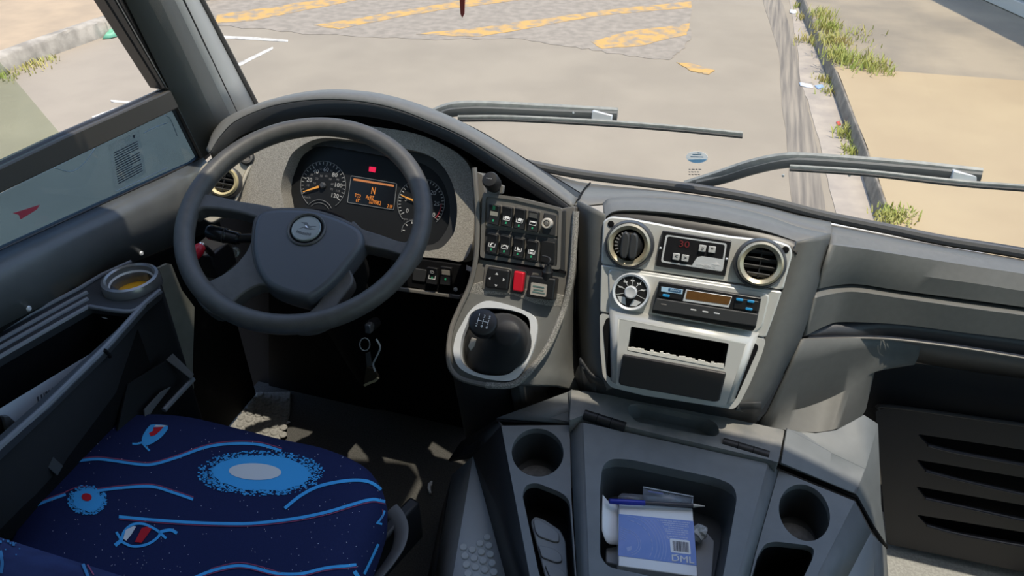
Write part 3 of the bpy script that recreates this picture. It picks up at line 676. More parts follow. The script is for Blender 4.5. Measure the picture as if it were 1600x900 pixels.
for a, b in (((952, 479), (962, 600)), ((1186, 520), (1136, 632))):
    q = (966.5, 498) if a[0] < 1000 else (1166.5, 538)
    MB().raw([FA.px(*a, .018), FA.px(*q, .0465), FA.px(*b, .0465), FA.px(b[0]+(-8 if a[0] < 1000 else 12), b[1]-6, .018)], [(0, 1, 2, 3)]).build('storage_side', SILV, dash, solid=.003, face_cam=True)
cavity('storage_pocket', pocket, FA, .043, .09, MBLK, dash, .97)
m = MB(); random.seed(3)
x0, y0, x1, y1 = 981, 545, 1131, 574
for i in range(30):
    t0, t1 = i/30, (i+1)/30; hgt = random.uniform(1.5, 5.5)
    m.ext([FA.px(x0+(x1-x0)*t0, y0+(y1-y0)*t0+2, .047), FA.px(x0+(x1-x0)*t1, y0+(y1-y0)*t1+2, .047), FA.px(x0+(x1-x0)*t1, y0+(y1-y0)*t1-hgt, .047), FA.px(x0+(x1-x0)*t0, y0+(y1-y0)*t0-hgt*.9, .047)], FA.n, .006)
m.build('torn_edge', mat('torn_foam', (.66, .65, .60), .8), dash, smooth=False)
plate('ashtray_drawer', rnd([(973, 554), (1135, 583), (1124, 627), (1115, 628), (970, 602), (966, 598)], 3), FA, .054, .02, mat('drawer_plastic', (.035, .031, .029), .4, bump=.1), dash, .003)
for q in ((954.5, 350), (1227.5, 390)):
    c = FA.px(*q, .008); MB().lathe(c, FA.n, [(.0055, 0), (.0055, .0012), (.004, .0016)], 20).build('screw_hole', MBLK, dash)
for q in ((712, 452),):
    c = LP.px(*q, .001); MB().lathe(c, LP.n, [(.0045, 0), (.0045, .002), (.002, .003)], 14).build('screw', SATIN, dash)

# passenger side of the dash
r0 = [on_glass(a, b, -.03) for a, b in ((1297, 351), (1350, 361), (1400, 371), (1470, 384), (1540, 396), (1600, 406), (1720, 430))]
yy = (1.17, 1.21, 1.235, 1.25, 1.255, 1.26, 1.26)
def rw(pts, d): return [P(a, b, y=y+d) for (a, b), y in zip(pts, yy)]
r1 = rw([(1299, 366), (1350, 374), (1400, 382), (1470, 394), (1540, 407), (1600, 417), (1720, 440)], .02)
r2 = rw([(1297, 379), (1350, 386), (1400, 394), (1470, 405), (1540, 416), (1600, 425), (1720, 446)], .0)
r2b = rw([(1297, 382), (1350, 389), (1400, 397), (1470, 408), (1540, 419), (1600, 428), (1720, 449)], -.012)
r3m = rw([(1287, 415), (1328, 415), (1370, 420), (1439, 431), (1530, 444), (1600, 455), (1720, 474)], -.03)
r3 = rw([(1276, 452), (1305, 446), (1340, 444), (1407, 454), (1520, 469), (1600, 480), (1720, 499)], -.035)
def rx2(r): return r+[r[-1]+(r[-1]-r[-2])*3.0]
r0, r1, r2, r2b, r3m, r3 = [rx2(q) for q in (r0, r1, r2, r2b, r3m, r3)]
loft('upper_pad', [r0, r1, r2, r2b, r3m, r3, [p+V((0, .02, -.012)) for p in r3]], DASHT, dash, nu=5, thick=.003, angle=25)
r4 = rw([(1276, 456), (1305, 450), (1340, 448), (1407, 458), (1520, 474), (1600, 485), (1720, 504)], -.03)
r4a = rw([(1272, 466), (1302, 459), (1338, 456), (1407, 466), (1518, 482), (1600, 493), (1720, 512)], -.05)
r5 = rw([(1254, 527), (1293, 508), (1320, 503), (1407, 507), (1500, 519), (1600, 531), (1720, 547)], -.055)
r4, r4a, r5 = rx2(r4), rx2(r4a), rx2(r5)
loft('middle_pad', [[p+V((0, .03, 0)) for p in r4], r4, r4a, r5, [p+V((0, .02, -.004)) for p in r5]], DASHT, dash, nu=5, thick=.003, angle=50)
r6 = rw([(1254, 530), (1310, 528), (1361, 528), (1407, 531), (1500, 543), (1600, 559), (1720, 578)], -.055)
r6 = rx2(r6); i5 = [p+V((0, .012, -.002)) for p in r5]
INL = mat('inlay_plastic', (.055, .055, .062), .4)
loft('trim_inlay', [i5, [p+V((0, .008, 0)) for p in r6]], INL, dash, nu=5, thick=.003)
MB().tube([p+V((0, -.001, 0)) for p in r6], .0025, 6, sub=5).build('inlay_edge', GR, dash)
u1 = Y((1225, 585, 1.075), (1275, 575, 1.14), (1330, 560, 1.20), (1390, 560, 1.26), (1500, 578, 1.29), (1600, 592, 1.30), (1720, 610, 1.30))
u1 = rx2(u1)
loft('under_shelf', [[p+V((0, .002, -.003)) for p in r6], u1], mat('shelf_plastic', (.12, .12, .122), .6), dash, nu=5, thick=.003)
t0 = Y((1254, 531, 1.085), (1290, 530, 1.125), (1325, 529, 1.155), (1361, 529, 1.18), (1400, 532, 1.20), (1440, 536, 1.21))
t1 = Y((1236, 570, 1.065), (1275, 562, 1.115), (1315, 550, 1.148), (1360, 546, 1.182), (1395, 550, 1.207), (1435, 558, 1.217))
t2 = Y((1212, 620, 1.05), (1255, 608, 1.10), (1300, 587, 1.14), (1342, 566, 1.17), (1376, 560, 1.19), (1429, 570, 1.21))
t3 = Y((1200, 645, 1.045), (1245, 640, 1.10), (1290, 625, 1.14), (1330, 605, 1.16), (1352, 590, 1.18), (1367, 580, 1.20))
t4 = Y((1183, 664, 1.04), (1230, 672, 1.05), (1275, 675, 1.07), (1306, 670, 1.09), (1333, 657, 1.12), (1353, 640, 1.15))
loft('lower_bulge', [t0, t1, t2, t3, t4, [p+V((0, .03, -.1)) for p in t4]], DASH, dash, nu=5, thick=.004, angle=60)

# passenger footwell panel with louvres
kp = thing('footwell_panel', 'dark moulded footwell panel with four louvre slots under the passenger dash', 'panel', P(1480, 860, y=1.23))
KP = PL(P(1480, 740, y=1.23), nrm(4)); KU = PL(P(1480, 610, y=1.30), nrm(3))
FOOT = mat('footwell_plastic', (.026, .025, .029), .5, bump=.2, bscale=500)
plate('upper_panel', [(1348, 560), (1429, 568), (1600, 590), (2300, 690), (2300, 800), (1345, 660)], KU, 0, .01, FOOT, kp, .002)
SLY = [((1433, 678), (1620, 706), (1750, 728), (1750, 752), (1620, 730), (1500, 708), (1450, 696)),
       ((1431, 718), (1620, 750), (1750, 772), (1750, 800), (1620, 777), (1500, 750), (1446, 736)),
       ((1431, 760), (1620, 793), (1750, 812), (1750, 838), (1620, 817), (1500, 791), (1446, 779)),
       ((1432, 804), (1620, 835), (1750, 852), (1750, 868), (1620, 856), (1500, 835), (1448, 821))]
plate('kick_panel', rnd([(1368, 642), (1391, 636), (1620, 668), (2300, 766), (2300, 1000), (1620, 898), (1386, 850), (1378, 760)], 4), KP, 0, .008, FOOT, kp, .002, holes=[rnd(q, 5) for q in SLY], angle=50)
plate('kick_panel_back', [(1400, 650), (2300, 775), (2300, 980), (1400, 845)], KP, -.035, .005, MBLK, kp, 0)
for q in SLY:
    MB().tube([KP.px(*q[6], .001), KP.px(*q[5], .001), KP.px(*q[4], .001), KP.px(*q[3], .001)], .003, 8, sub=4).build('louvre_blade', mat('louvre_edge', (.05, .05, .065), .3), kp)
MB().tube(Y((1372, 640, 1.235), (1391, 635, 1.235), (1600, 664, 1.235), (2300, 765, 1.235)), .004, 8, sub=4).build('panel_edge', FOOT, kp)

# ================================================================== THINGS SET INTO THE DASHBOARD
# instrument cluster
ic = thing('instrument_cluster', 'dark instrument cluster with speedometer, amber display and rev gauge', 'instrument', CL.px(575, 370, 0))
LENS = mat('cluster_face', (.016, .017, .019), .4, spec=.25)
plate('face', [(x+(x-575)*.03, y+(y-305)*.03) for x, y in lens_px], CL, 0, .006, LENS, ic, 0)
def arc(c, r, a0, a1, h, n=40): return [CL.w(c, r*math.cos(math.radians(a0+(a1-a0)*i/n)), r*math.sin(math.radians(a0+(a1-a0)*i/n)), h) for i in range(n+1)]
LINE = mat('dial_ring', (.22, .23, .24), .4); PRN = mat('dial_print', (.55, .55, .55), .6); PRD = mat('dial_small_print', (.20, .20, .21), .6)
NEED = mat('needle_orange', (.75, .33, .06), .5, emit=(1, .4, .05), es=.15)
def dial(name, cpx, rpx, th0, th1, vals, v0, v1, minor, needle, arc0, arc1):
    c = CL.px(*cpx, .001); r = ringpx(c, CL, rpx)
    d = MB().tube(arc(c, r, arc0, arc1, .001), .0007, 6).build(name, LINE, ic)
    p1 = MB(); p2 = MB(); f = lambda v: th0+(th1-th0)*(v-v0)/(v1-v0)
    for v_ in vals:
        a = math.radians(f(v_)); ca, sa = math.cos(a), math.sin(a)
        rad = CL.a*ca+CL.b*sa; tan = CL.b*ca-CL.a*sa
        p1.box(c+rad*r*.89, rad, tan, CL.n, r*.08, r*.016, .0004)
        p1.text(str(v_), c+rad*r*.66, CL.a, CL.b, r*.25, .0002)
    k = v0
    while k <= v1+1e-6:
        a = math.radians(f(k)); rad = CL.a*math.cos(a)+CL.b*math.sin(a); tan = CL.b*math.cos(a)-CL.a*math.sin(a)
        p2.box(c+rad*r*.92, rad, tan, CL.n, r*.05, r*.012, .0004); k += minor
    p1.build('numerals', PRN, d, smooth=False); p2.build('minor_ticks', PRN, d, smooth=False)
    a = math.radians(f(needle)); rad = CL.a*math.cos(a)+CL.b*math.sin(a); tan = CL.b*math.cos(a)-CL.a*math.sin(a)
    q = c+CL.n*.004
    MB().ext([q+rad*r*.18+tan*r*.045, q+rad*r*.18-tan*r*.045, q+rad*r*.9-tan*r*.015, q+rad*r*.9+tan*r*.015], CL.n, .001).build('needle', NEED, d)
    MB().lathe(c, CL.n, [(r*.13, 0), (r*.13, .004), (r*.08, .007)], 20).build('needle_cap', mat('needle_cap', (.06, .065, .075), .4), d)
    return c, r, f, d
c, r, f_, d = dial('speedometer', (505, 290), 38, 207, -31, (20, 40, 60, 80, 100, 120), 0, 120, 5, 1, -48, 236)
p = MB()
for v_ in (10, 30, 50, 70, 90, 110):
    a = math.radians(f_(v_)); p.text(str(v_), c+(CL.a*math.cos(a)+CL.b*math.sin(a))*r*.68, CL.a, CL.b, r*.13, .0002)
for v_ in range(10, 80, 10):
    a = math.radians(f_(v_*1.6)); p.text(str(v_), c+(CL.a*math.cos(a)+CL.b*math.sin(a))*r*.40, CL.a, CL.b, r*.13, .0002)
p.text('km/h', c+CL.a*r*-.62+CL.b*r*-.58, CL.a, CL.b, r*.14, .0002)
p.build('small_numerals', PRD, d, smooth=False)
c2 = c-CL.b*r*1.22+CL.a*r*.0
MB().tube(arc(c2, r*.62, 35, 145, .001), .0007, 6).build('lower_gauge_ring', LINE, ic)
MB().tube(arc(c2, r*.5, 38, 142, .001), .0005, 6).build('lower_gauge_ring', LINE, ic)
c, r, f_, d = dial('rev_counter', (658, 318), 38.5, 215, -35, (0, 5, 10, 15, 20, 25, 30), 0, 30, 1, 5.8, -40, 228)
p = MB().tube(arc(c, r*.86, -35, 8, .0015), .0014, 6); p.build('red_sector', mat('dial_red', (.35, .03, .04), .5), d)
MB().text('rpm x100', c+CL.a*r*-.42+CL.b*r*-.72, CL.a, CL.b, r*.13, .0002).build('small_numerals', PRD, d, smooth=False)
c2 = CL.px(644, 362, .001); r2_ = ringpx(c2, CL, 17)
dd = MB().tube(arc(c2, r2_, 0, 190, .001), .0007, 6).build('fuel_gauge', LINE, ic)
p = MB()
for a in (20, 60, 100, 140, 180):
    a = math.radians(a); rad = CL.a*math.cos(a)+CL.b*math.sin(a); tan = CL.b*math.cos(a)-CL.a*math.sin(a); p.box(c2+rad*r2_*.82, rad, tan, CL.n, r2_*.1, r2_*.04, .0004)
p.build('ticks', PRN, dd, smooth=False)
plate('warning_lamp', [(577, 260), (587.5, 261.5), (586, 269.5), (576, 267.5)], CL, .001, .002, mat('warning_red', (.5, .01, .05), .4, emit=(1, .02, .09), es=.75), ic, 0)
lcdq = [(548.6, 274.8), (620, 286.8), (615, 328), (543, 316.4)]
sc = plate('display', rnd(lcdq, 2), CL, .001, .002, mat('display_black', (.006, .006, .008), .2), ic, 0)
MB().tube([CL.px(x, y, .0015) for x, y in rnd(lcdq, 2)], .0008, 6, closed=True).build('display_frame', LINE, sc)
plate('display_bar', [(552.5, 278.5), (615.5, 289), (615.3, 292), (552, 281.8)], CL, .0015, .0008, AMBERD, sc, 0)
ad = CL.px(620, 286.8)-CL.px(548.6, 274.8); ad = (ad-CL.n*ad.dot(CL.n)).normalized(); bd_ = CL.n.cross(ad)
m = MB()
for s_, (x, y), h in (('N', (583.5, 298.5), 17), ('TCO', (559, 306), 8.5), ('69\u00b0', (559.5, 313.3), 9.5), ('Ag:RZ', (578, 308.5), 9), ('527958.2', (586, 316.5), 9.5), ('7:19', (609, 323), 9)):
    m.text(s_, CL.px(x, y, .002), ad, bd_, h*1.45/FPX, .0002, .62)
m.build('display_text', AMBER, sc, smooth=False)

# air vents
def vent(c, pl, R_, label, knob=False, ringmat=GOLD, group=None, slats=4):
    t = thing('air_vent', label, 'air vent', c, group)
    MB().lathe(c, pl.n, [(R_*1.16, 0), (R_*1.16, .008), (R_*1.06, .016), (R_*.98, .017), (R_*.98, 0)], 48, closed=True).build('housing', mat('vent_housing', (.05, .052, .058), .35), t, angle=30)
    MB().lathe(c, pl.n, [(R_, .010), (R_, .021), (R_*.9, .025), (R_*.74, .021), (R_*.72, .010)], 48, closed=True).build('ring', ringmat, t, angle=40)
    MB().lathe(c, pl.n, [(R_*.76, 0), (R_*.76, .002)], 40).build('throat', MBLK, t)
    if knob:
        MB().lathe(c, pl.n, [(R_*.66, .002), (R_*.66, .016), (R_*.5, .022), (R_*.2, .024)], 36).build('rotor', BLK, t, angle=30)
        for k in (-.12, .26):
            loop = [pl.w(c, R_*(k+u), R_*v, .034) for u, v in ((-.16, -.52), (.14, -.55), (.2, 0), (.1, .5), (-.18, .52))]
            MB().ext(cr(loop, 4, True), pl.n, .02).build('fin', DGR, t, .003)
        m = MB()
        for i in range(8):
            a = math.radians(110+i*16); rad = pl.a*math.cos(a)+pl.b*math.sin(a); tan = pl.b*math.cos(a)-pl.a*math.sin(a)
            m.box(c+rad*R_*.55+pl.n*.021, rad, tan, pl.n, R_*.10, R_*.03, .001)
        m.build('rotor_marks', mat('grey_mark', (.22, .22, .22), .5), t, smooth=False)
    else:
        for i in range(slats):
            v_ = (-.52+1.04*i/(slats-1))*R_; hw = math.sqrt(max(0, (R_*.72)**2-v_*v_))
            MB().box(pl.w(c, 0, v_, .012), pl.a, (pl.b+pl.n*.9), pl.n-pl.b*.9, hw, R_*.10, .0012).build('slat', DGR, t)
        MB().box(pl.w(c, 0, 0, .010), pl.b, pl.a, pl.n, R_*.66, R_*.03, .004).build('slat_link', BLK, t)
c = FA.px(984, 382, .008); vent(c, FA, ringpx(c, FA, 33), 'round champagne-ringed air vent with closed black rotor above the fan dial', True)
c = FA.px(1187, 411, .008); vent(c, FA, ringpx(c, FA, 34), 'round champagne-ringed air vent with open slats right of the climate unit')
c = LVP.px(353, 286, .0); vent(c, LVP, ringpx(c, LVP, 23), 'round air vent with yellowed ring left of the steering wheel', ringmat=mat('yellowed_ring', (.62, .53, .30), .4, .2))
c = LVP.px(387, 247, .0); t = thing('demister_nozzle', 'small round grey nozzle above the driver side vent', 'nozzle', c)
Rn = ringpx(c, LVP, 12)
MB().lathe(c, LVP.n, [(Rn, 0), (Rn, .006), (Rn*.8, .009), (Rn*.75, .004)], 28).build('body', DGR, t)
MB().lathe(c+LVP.n*.004, LVP.n, [(Rn*.8, 0), (Rn*.8, .007), (Rn*.55, .009), (Rn*.5, .003)], 28).build('cap', GR, t)

# climate controller
cu = thing('climate_controller', 'black climate control unit with silver outline and small silver buttons', 'control unit', FA.px(1080, 428, .008))
plate('housing', rnd([(1035, 360), (1143.5, 376.5), (1133, 432), (1024.5, 416)], 2), FA, .016, .012, SOFT, cu, .002)
o1 = rnd([(1040.5, 366.5), (1136, 380.5), (1129, 424.5), (1032.5, 409.5)], 4); i1 = rnd([(1043, 369), (1133, 382.5), (1126.5, 422), (1035.5, 407.5)], 4)
plate('outline', o1, FA, .0165, .002, SATIN, cu, 0, holes=[i1])
plate('brand_plate', cr([(1080.5, 416.2), (1085, 408), (1090, 401.5), (1097, 400.2), (1115, 402.8), (1131, 405.5), (1128.5, 423.5), (1105, 420)], 1, True), FA, .0167, .002, SATIN, cu, 0)
ea = (FA.px(1136, 380.5)-FA.px(1040.5, 366.5)).normalized(); eb = FA.n.cross(ea)
MB().text('SPHEROS', FA.px(1103, 415.2, .0172), ea, eb, .0058, .0002, 1.35).build('lettering', WHITE, cu, smooth=False)
MB().ext([FA.px(x, y, .0172) for x, y in ((1112, 413), (1117, 411.5), (1119.5, 408.5), (1121.5, 411), (1125, 415), (1119, 414.2))], FA.n, .0004).build('emblem', WHITE, cu, smooth=False)
MB().text('30', FA.px(1069, 382, .0168), ea, eb, .0155, .0002, 1.2).build('digits', mat('dim_red_digits', (.10, .012, .014), .5, emit=(.5, .03, .04), es=.10), cu, smooth=False)
BTN = mat('silver_button', (.50, .50, .49), .45)
for (x, y), s_ in (((1097.5, 388), 'o'), ((1112.5, 390), '*'), ((1056.5, 401), '<'), ((1070.5, 403.3), '>')):
    b = MB().box(FA.px(x, y, .018), ea, eb, FA.n, .0058, .0056, .0025).build('button', BTN, cu, .001)
    MB().text(s_, FA.px(x, y, .0209), ea, eb, .010, .0001).build('button_mark', DGR, b, smooth=False)
for q in ((1032, 387.5), (1135.5, 404.5)):
    MB().lathe(FA.px(*q, .016), FA.n, [(.002, 0), (.002, .002), (.001, .003)], 10).build('screw', SATIN, cu)

# fan dial
c = FA.px(987, 455, .019); R_ = ringpx(c, FA, 29.5)
fd = thing('fan_speed_dial', 'round silver rotary dial with dark segments under the left vent', 'dial', c)
MB().lathe(c, FA.n, [(R_, 0), (R_, .012), (R_*.94, .015), (R_*.84, .013), (R_*.82, 0)], 44, closed=True).build('ring', SATIN, fd, angle=40)
MB().lathe(c, FA.n, [(R_*.84, 0), (R_*.84, .009), (R_*.8, .010)], 40).build('face', BLK, fd)
MB().lathe(c+FA.n*.008, FA.n, [(R_*.33, 0), (R_*.33, .010), (R_*.27, .013), (R_*.1, .012)], 30).build('hub', SATIN, fd, angle=30)
for i in range(7):
    a = math.radians(200-i*36.5); rad = FA.a*math.cos(a)+FA.b*math.sin(a); tan = FA.b*math.cos(a)-FA.a*math.sin(a)
    MB().box(c+rad*R_*.58+FA.n*.0103, rad, tan, FA.n, R_*.23, R_*.012, .0005).build('segment_line', SATIN, fd)
m = MB()
for i in range(5):
    a = math.radians(180-i*36.5-16)
    for j in range(-1, 2): m.box(c+(FA.a*math.cos(a)+FA.b*math.sin(a))*R_*.6+FA.a*j*R_*.07+FA.n*.0104, FA.a, FA.b, FA.n, R_*.026, R_*.04, .0003)
m.build('lettering', WHITE, fd, smooth=False)
for a0 in (-128, -62):
    pts = [c+FA.n*.011+(FA.a*math.cos(math.radians(a))+FA.b*math.sin(math.radians(a)))*R_*q for a, q in ((a0, .42), (a0-26, .76), (a0, .8), (a0+26, .76))]
    MB().ext(pts, FA.n, .001).build('wedge_mark', SATIN, fd)

# tachograph
tg = thing('tachograph', 'black tachograph unit with amber display and blue buttons', 'tachograph', FA.px(1100, 510, .02))
plate('body', rnd([(1029, 440), (1190, 465.5), (1181, 512), (1176, 518), (1018, 489)], 2), FA, .036, .03, SOFT, tg, .002)
plate('paper_drawer', rnd([(1026, 466), (1184.5, 491), (1181, 510), (1019, 484)], 2), FA, .042, .008, DGR, tg, .002)
plate('button_frame', rnd([(1031.5, 447), (1069, 452.5), (1064, 469), (1028.5, 463)], 2), FA, .038, .003, BLK, tg, .001)
plate('button_frame', rnd([(1149, 465), (1186, 471), (1183, 487), (1146, 482)], 2), FA, .038, .003, BLK, tg, .001)
plate('display_rim', [(1072, 452.5), (1144, 463.5), (1138.5, 481), (1066.5, 470.5)], FA, .0385, .003, SATIN, tg, .0005)
plate('display', [(1074, 453.5), (1143, 464), (1138, 476.5), (1071, 467)], FA, .039, .002, mat('amber_lcd', (.16, .075, .02), .35, c2=(.11, .05, .014), vscale=700), tg, 0)
lb = plate('label', [(1033.7, 447.9), (1067, 452.7), (1066, 459.7), (1033, 455.2)], FA, .039, .001, mat('label_blue', (.42, .62, .80), .5), tg, 0)
m = MB(); ta = (FA.px(1190, 465.5)-FA.px(1029, 440)).normalized(); tb = FA.n.cross(ta)
m.box(FA.px(1054.5, 453.8, .0393), ta, tb, FA.n, .0105, .0024, .0003); m.build('label_print', mat('label_ink', (.03, .10, .22), .6), lb, smooth=False)
m = MB()
for i in range(5): m.box(FA.px(1048.5+3*i, 452.9+.45*i, .0397), ta, tb, FA.n, .0009, .0012, .0002)
m.build('lettering', mat('label_pale', (.45, .62, .75), .6), lb, smooth=False)
for x, y in ((1041, 462), (1156, 468.4), (1173.5, 471.2), (1170.5, 483)):
    MB().ext([FA.px(q[0], q[1], .041) for q in rnd([(x-5.5, y-2.8), (x+5.5, y-1.2), (x+5, y+2.8), (x-6, y+1.2)], 2)], FA.n, .003).build('button', BLUE, tg, .0006)
for x, y in ((1083.6, 484.4), (1102, 487.4), (1119.9, 490), (1037, 476)):
    w_ = 4.5
    MB().ext([FA.px(q[0], q[1], .0425) for q in rnd([(x-w_, y-1.9), (x+w_, y-.5), (x+w_, y+1.5), (x-w_, y+.1)], 1)], FA.n, .001).build('slot_mark', WHITE if x > 1050 else GR, tg, .0003)

# rocker switches
def rocker(px, pl, h, label, marks, group, body=BLK, tall=False, frame=True):
    c = pl.px(sum(p[0] for p in px)/4, sum(p[1] for p in px)/4, h)
    t = thing('rocker_switch', label, 'switch', c, group)
    if frame:
        ctr = V((sum(p[0] for p in px)/4, sum(p[1] for p in px)/4)); exp = [tuple(ctr+(V(p)-ctr)*1.13) for p in px]
        plate('bezel', rnd(exp, 3), pl, h+.003, .006, GR, t, .0008, holes=[rnd(px, 2.5)])
    L_ = [pl.px(x, y, h+.003) for x, y in px]      # TL TR BR BL
    top, mid, bot = .011, .006, .010
    a0, b0_ = L_[0], L_[1]; a2, b2_ = L_[3], L_[2]; a1, b1_ = a0.lerp(a2, .5), b0_.lerp(b2_, .5)
    n = pl.n
    v = [a0, b0_, b2_, a2, a0+n*top, b0_+n*top, b1_+n*mid, a1+n*mid, b2_+n*bot, a2+n*bot, a1, b1_]
    f = [(4, 5, 6, 7), (7, 6, 8, 9), (0, 1, 5, 4), (3, 9, 8, 2), (0, 4, 7, 10), (10, 7, 9, 3), (1, 11, 6, 5), (11, 2, 8, 6), (0, 3, 2, 1)]
    k_ = MB().raw(v, f).build('rocker', body, t, .0012)
    ua = (b1_-a1).normalized(); ub = n.cross(ua); W_ = (b1_-a1).length; H_ = (a0-a2).length
    for kind, u, q, s_, m in marks:
        fac = q; p = (a0.lerp(a2, fac)+b0_.lerp(b2_, fac))/2+ua*u*W_
        hh = (top+(mid-top)*fac*2 if fac < .5 else mid+(bot-mid)*(fac-.5)*2)+.0006
        sl_ = (mid-top)/(H_*.5) if fac < .5 else (bot-mid)/(H_*.5)
        vb = (ub-n*sl_).normalized(); p = p+n*hh
        if kind == 'bar': MB().box(p, ua, vb, n, s_[0]*W_, s_[1]*H_, .0003).build('mark', m, k_, smooth=False)
        elif kind == 'frame':
            mm = MB()
            for du, dv, hw, hh_ in ((-s_[0], 0, .02, s_[1]), (s_[0], 0, .02, s_[1]), (0, -s_[1], s_[0], .012)):
                mm.box(p+ua*du*W_+vb*dv*H_, ua, vb, n, hw*W_, hh_*H_, .0003)
            mm.build('mark', m, k_, smooth=False)
        elif kind == 'dot': MB().lathe(p, ua.cross(vb), [(s_*W_, 0), (s_*W_, .0004)], 16).build('mark', m, k_, smooth=False)
        elif kind == 'txt': MB().text(s_[0], p, ua, vb, s_[1]*W_, .0002).build('mark', m, k_, smooth=False)
        elif kind == 'poly': MB().ext([p+ua*x*W_+vb*y*H_ for x, y in s_], n, .0004).build('mark', m, k_, smooth=False)
    return t
def quad(x0, y0, x1, y1, sk=3.2, lean=-1.5): return [(x0+1, y0), (x1+1, y0+sk), (x1+lean, y1+sk-2), (x0+lean, y1-2)]
fan = [(-.05, .1), (.1, .12), (.16, .03), (.24, .0), (.2, -.09), (.06, -.1), (0, -.05), (-.1, -.12), (-.22, -.08), (-.2, .02), (-.12, .08)]
lamp = [(-.2, .02), (-.1, .1), (.12, .1), (.2, .02), (.12, -.06), (.16, -.1), (-.02, -.08), (-.2, -.06)]
seat_i = [(-.15, .13), (-.06, .13), (-.04, 0), (.16, -.02), (.18, -.09), (-.1, -.1)]
fr = ('frame', 0, .58, (.30, .10), WHITE); gd = lambda q: ('bar', 0, q, (.07, .055), GREEN)
grp1 = 'rocker switches in the upper row of the switch panel'; grp2 = 'rocker switches in the lower row of the switch panel'
rocker(quad(766, 319, 782, 351), SP, .003, 'rocker switch with green lamp mark and cream window in the upper row', [('txt', 0, .16, ('II', .55), GREEN), ('bar', 0, .46, (.36, .13), WARM), gd(.8)], grp1)
rocker(quad(786, 322, 802, 354), SP, .003, 'rocker switch with white fan symbol in the upper row', [fr, ('poly', .02, .52, fan, WHITE), gd(.82)], grp1)
rocker(quad(806, 325, 822, 358), SP, .003, 'rocker switch with white lamp symbol in the upper row', [fr, ('poly', .04, .53, lamp, WHITE), gd(.83)], grp1)
rocker(quad(827, 329, 843, 362), SP, .003, 'rocker switch with grey top and wavy line symbol beside the round button', [fr, ('bar', 0, .2, (.4, .12), GR), ('bar', 0, .52, (.22, .03), WHITE), gd(.83)], grp1)
rocker(quad(763, 364, 779, 395), SP, .003, 'rocker switch with white step symbol starting the lower row', [fr, ('poly', 0, .52, [(-.2, -.1), (-.05, -.1), (-.02, .0), (.2, .06), (.18, .12), (-.08, .1), (-.1, 0)], WHITE), gd(.82)], grp2)
rocker(quad(783, 367, 799, 398), SP, .003, 'rocker switch with white vehicle outline symbol in the lower row', [fr, ('poly', 0, .53, [(-.22, -.05), (-.15, .05), (.15, .05), (.22, -.05), (.16, -.05), (.1, .01), (-.1, .01), (-.16, -.05)], WHITE), gd(.82)], grp2)
rocker(quad(804, 371, 820, 402), SP, .003, 'rocker switch with white seat symbol in the lower row', [fr, ('poly', 0, .53, seat_i, WHITE), gd(.82)], grp2)
rocker(quad(825, 375, 841, 406), SP, .003, 'rocker switch with white dome lamp symbol beside the blank plate', [fr, ('poly', 0, .5, [(-.2, .02), (-.1, .08), (.1, .08), (.2, .02), (.1, -.05), (-.1, -.05)], WHITE), ('bar', 0, .62, (.2, .02), WHITE), gd(.83)], grp2)
bp = thing('blank_switch_plate', 'plain black blanking plate at the end of the lower switch row', 'blanking plate', SP.px(856, 395, .003))
plate('plate', rnd([(846, 376), (867, 379), (865, 413), (843, 409)], 2), SP, .006, .006, BLK, bp, .001)
c = SP.px(857, 349, .003); pb = thing('push_button', 'round white push button at the end of the upper switch row', 'button', c)
plate('base', rnd([(850, 332), (869, 336), (867, 369), (847, 365)], 2), SP, .006, .006, DGR, pb, .001)
R_ = ringpx(c, SP, 8.5)
MB().lathe(c, SP.n, [(R_, 0), (R_, .013), (R_*.85, .016), (R_*.62, .016), (R_*.55, .012)], 28).build('collar', mat('ivory_plastic', (.55, .51, .45), .4), pb, angle=30)
MB().lathe(c+SP.n*.010, SP.n, [(R_*.52, 0), (R_*.52, .004), (R_*.3, .0055)], 24).build('cap', GR, pb, angle=30)
# lower switches right of the wheel
grp3 = 'rocker switches right of the steering wheel'
plate('blank_plate', rnd([(646, 419), (666, 422), (664, 441), (644, 438)], 2), LP, .003, .004, DGR, dash, .001)
rocker([(670, 416), (686, 418.5), (685, 444), (668, 441.5)], LP, .001, 'rocker switch with white headlamp symbol right of the steering wheel', [fr, ('txt', 0, .28, ('ID', .4), WHITE), gd(.62)], grp3, frame=False)
rocker([(691, 415), (708, 417.5), (706, 445), (689, 443)], LP, .001, 'rocker switch with pale window near the trim screw right of the steering wheel', [('bar', 0, .3, (.36, .14), WARM), gd(.68)], grp3, frame=False)
# dimmer knob on the switch panel
c = SP.px(774, 292, 0); R_ = ringpx(c, SP, 13)
kn = thing('cylinder_knob', 'black cylindrical knob standing at the top of the switch panel', 'knob', c)
plate('mount', rnd([(760, 293), (772, 285), (787, 290), (785, 302), (770, 306), (760, 302)], 2), SP, .006, .01, GR, kn, .0015)
ax = (SP.n+V((0, -.25, .7))).normalized()
MB().lathe(c, ax, [(R_*.8, 0), (R_*.8, .012), (R_, .014), (R_, .036), (R_*.85, .041), (R_*.3, .042)], 30).build('knob', BLK, kn, angle=30)
m = MB()
for i in range(3): m.box(c+ax*.0425+V((-.004+.004*i, .003, 0)), V((.3, 1, 0)), V((1, 0, 0)), ax, .003, .0008, .0003)
m.build('mark', WHITE, kn, smooth=False)
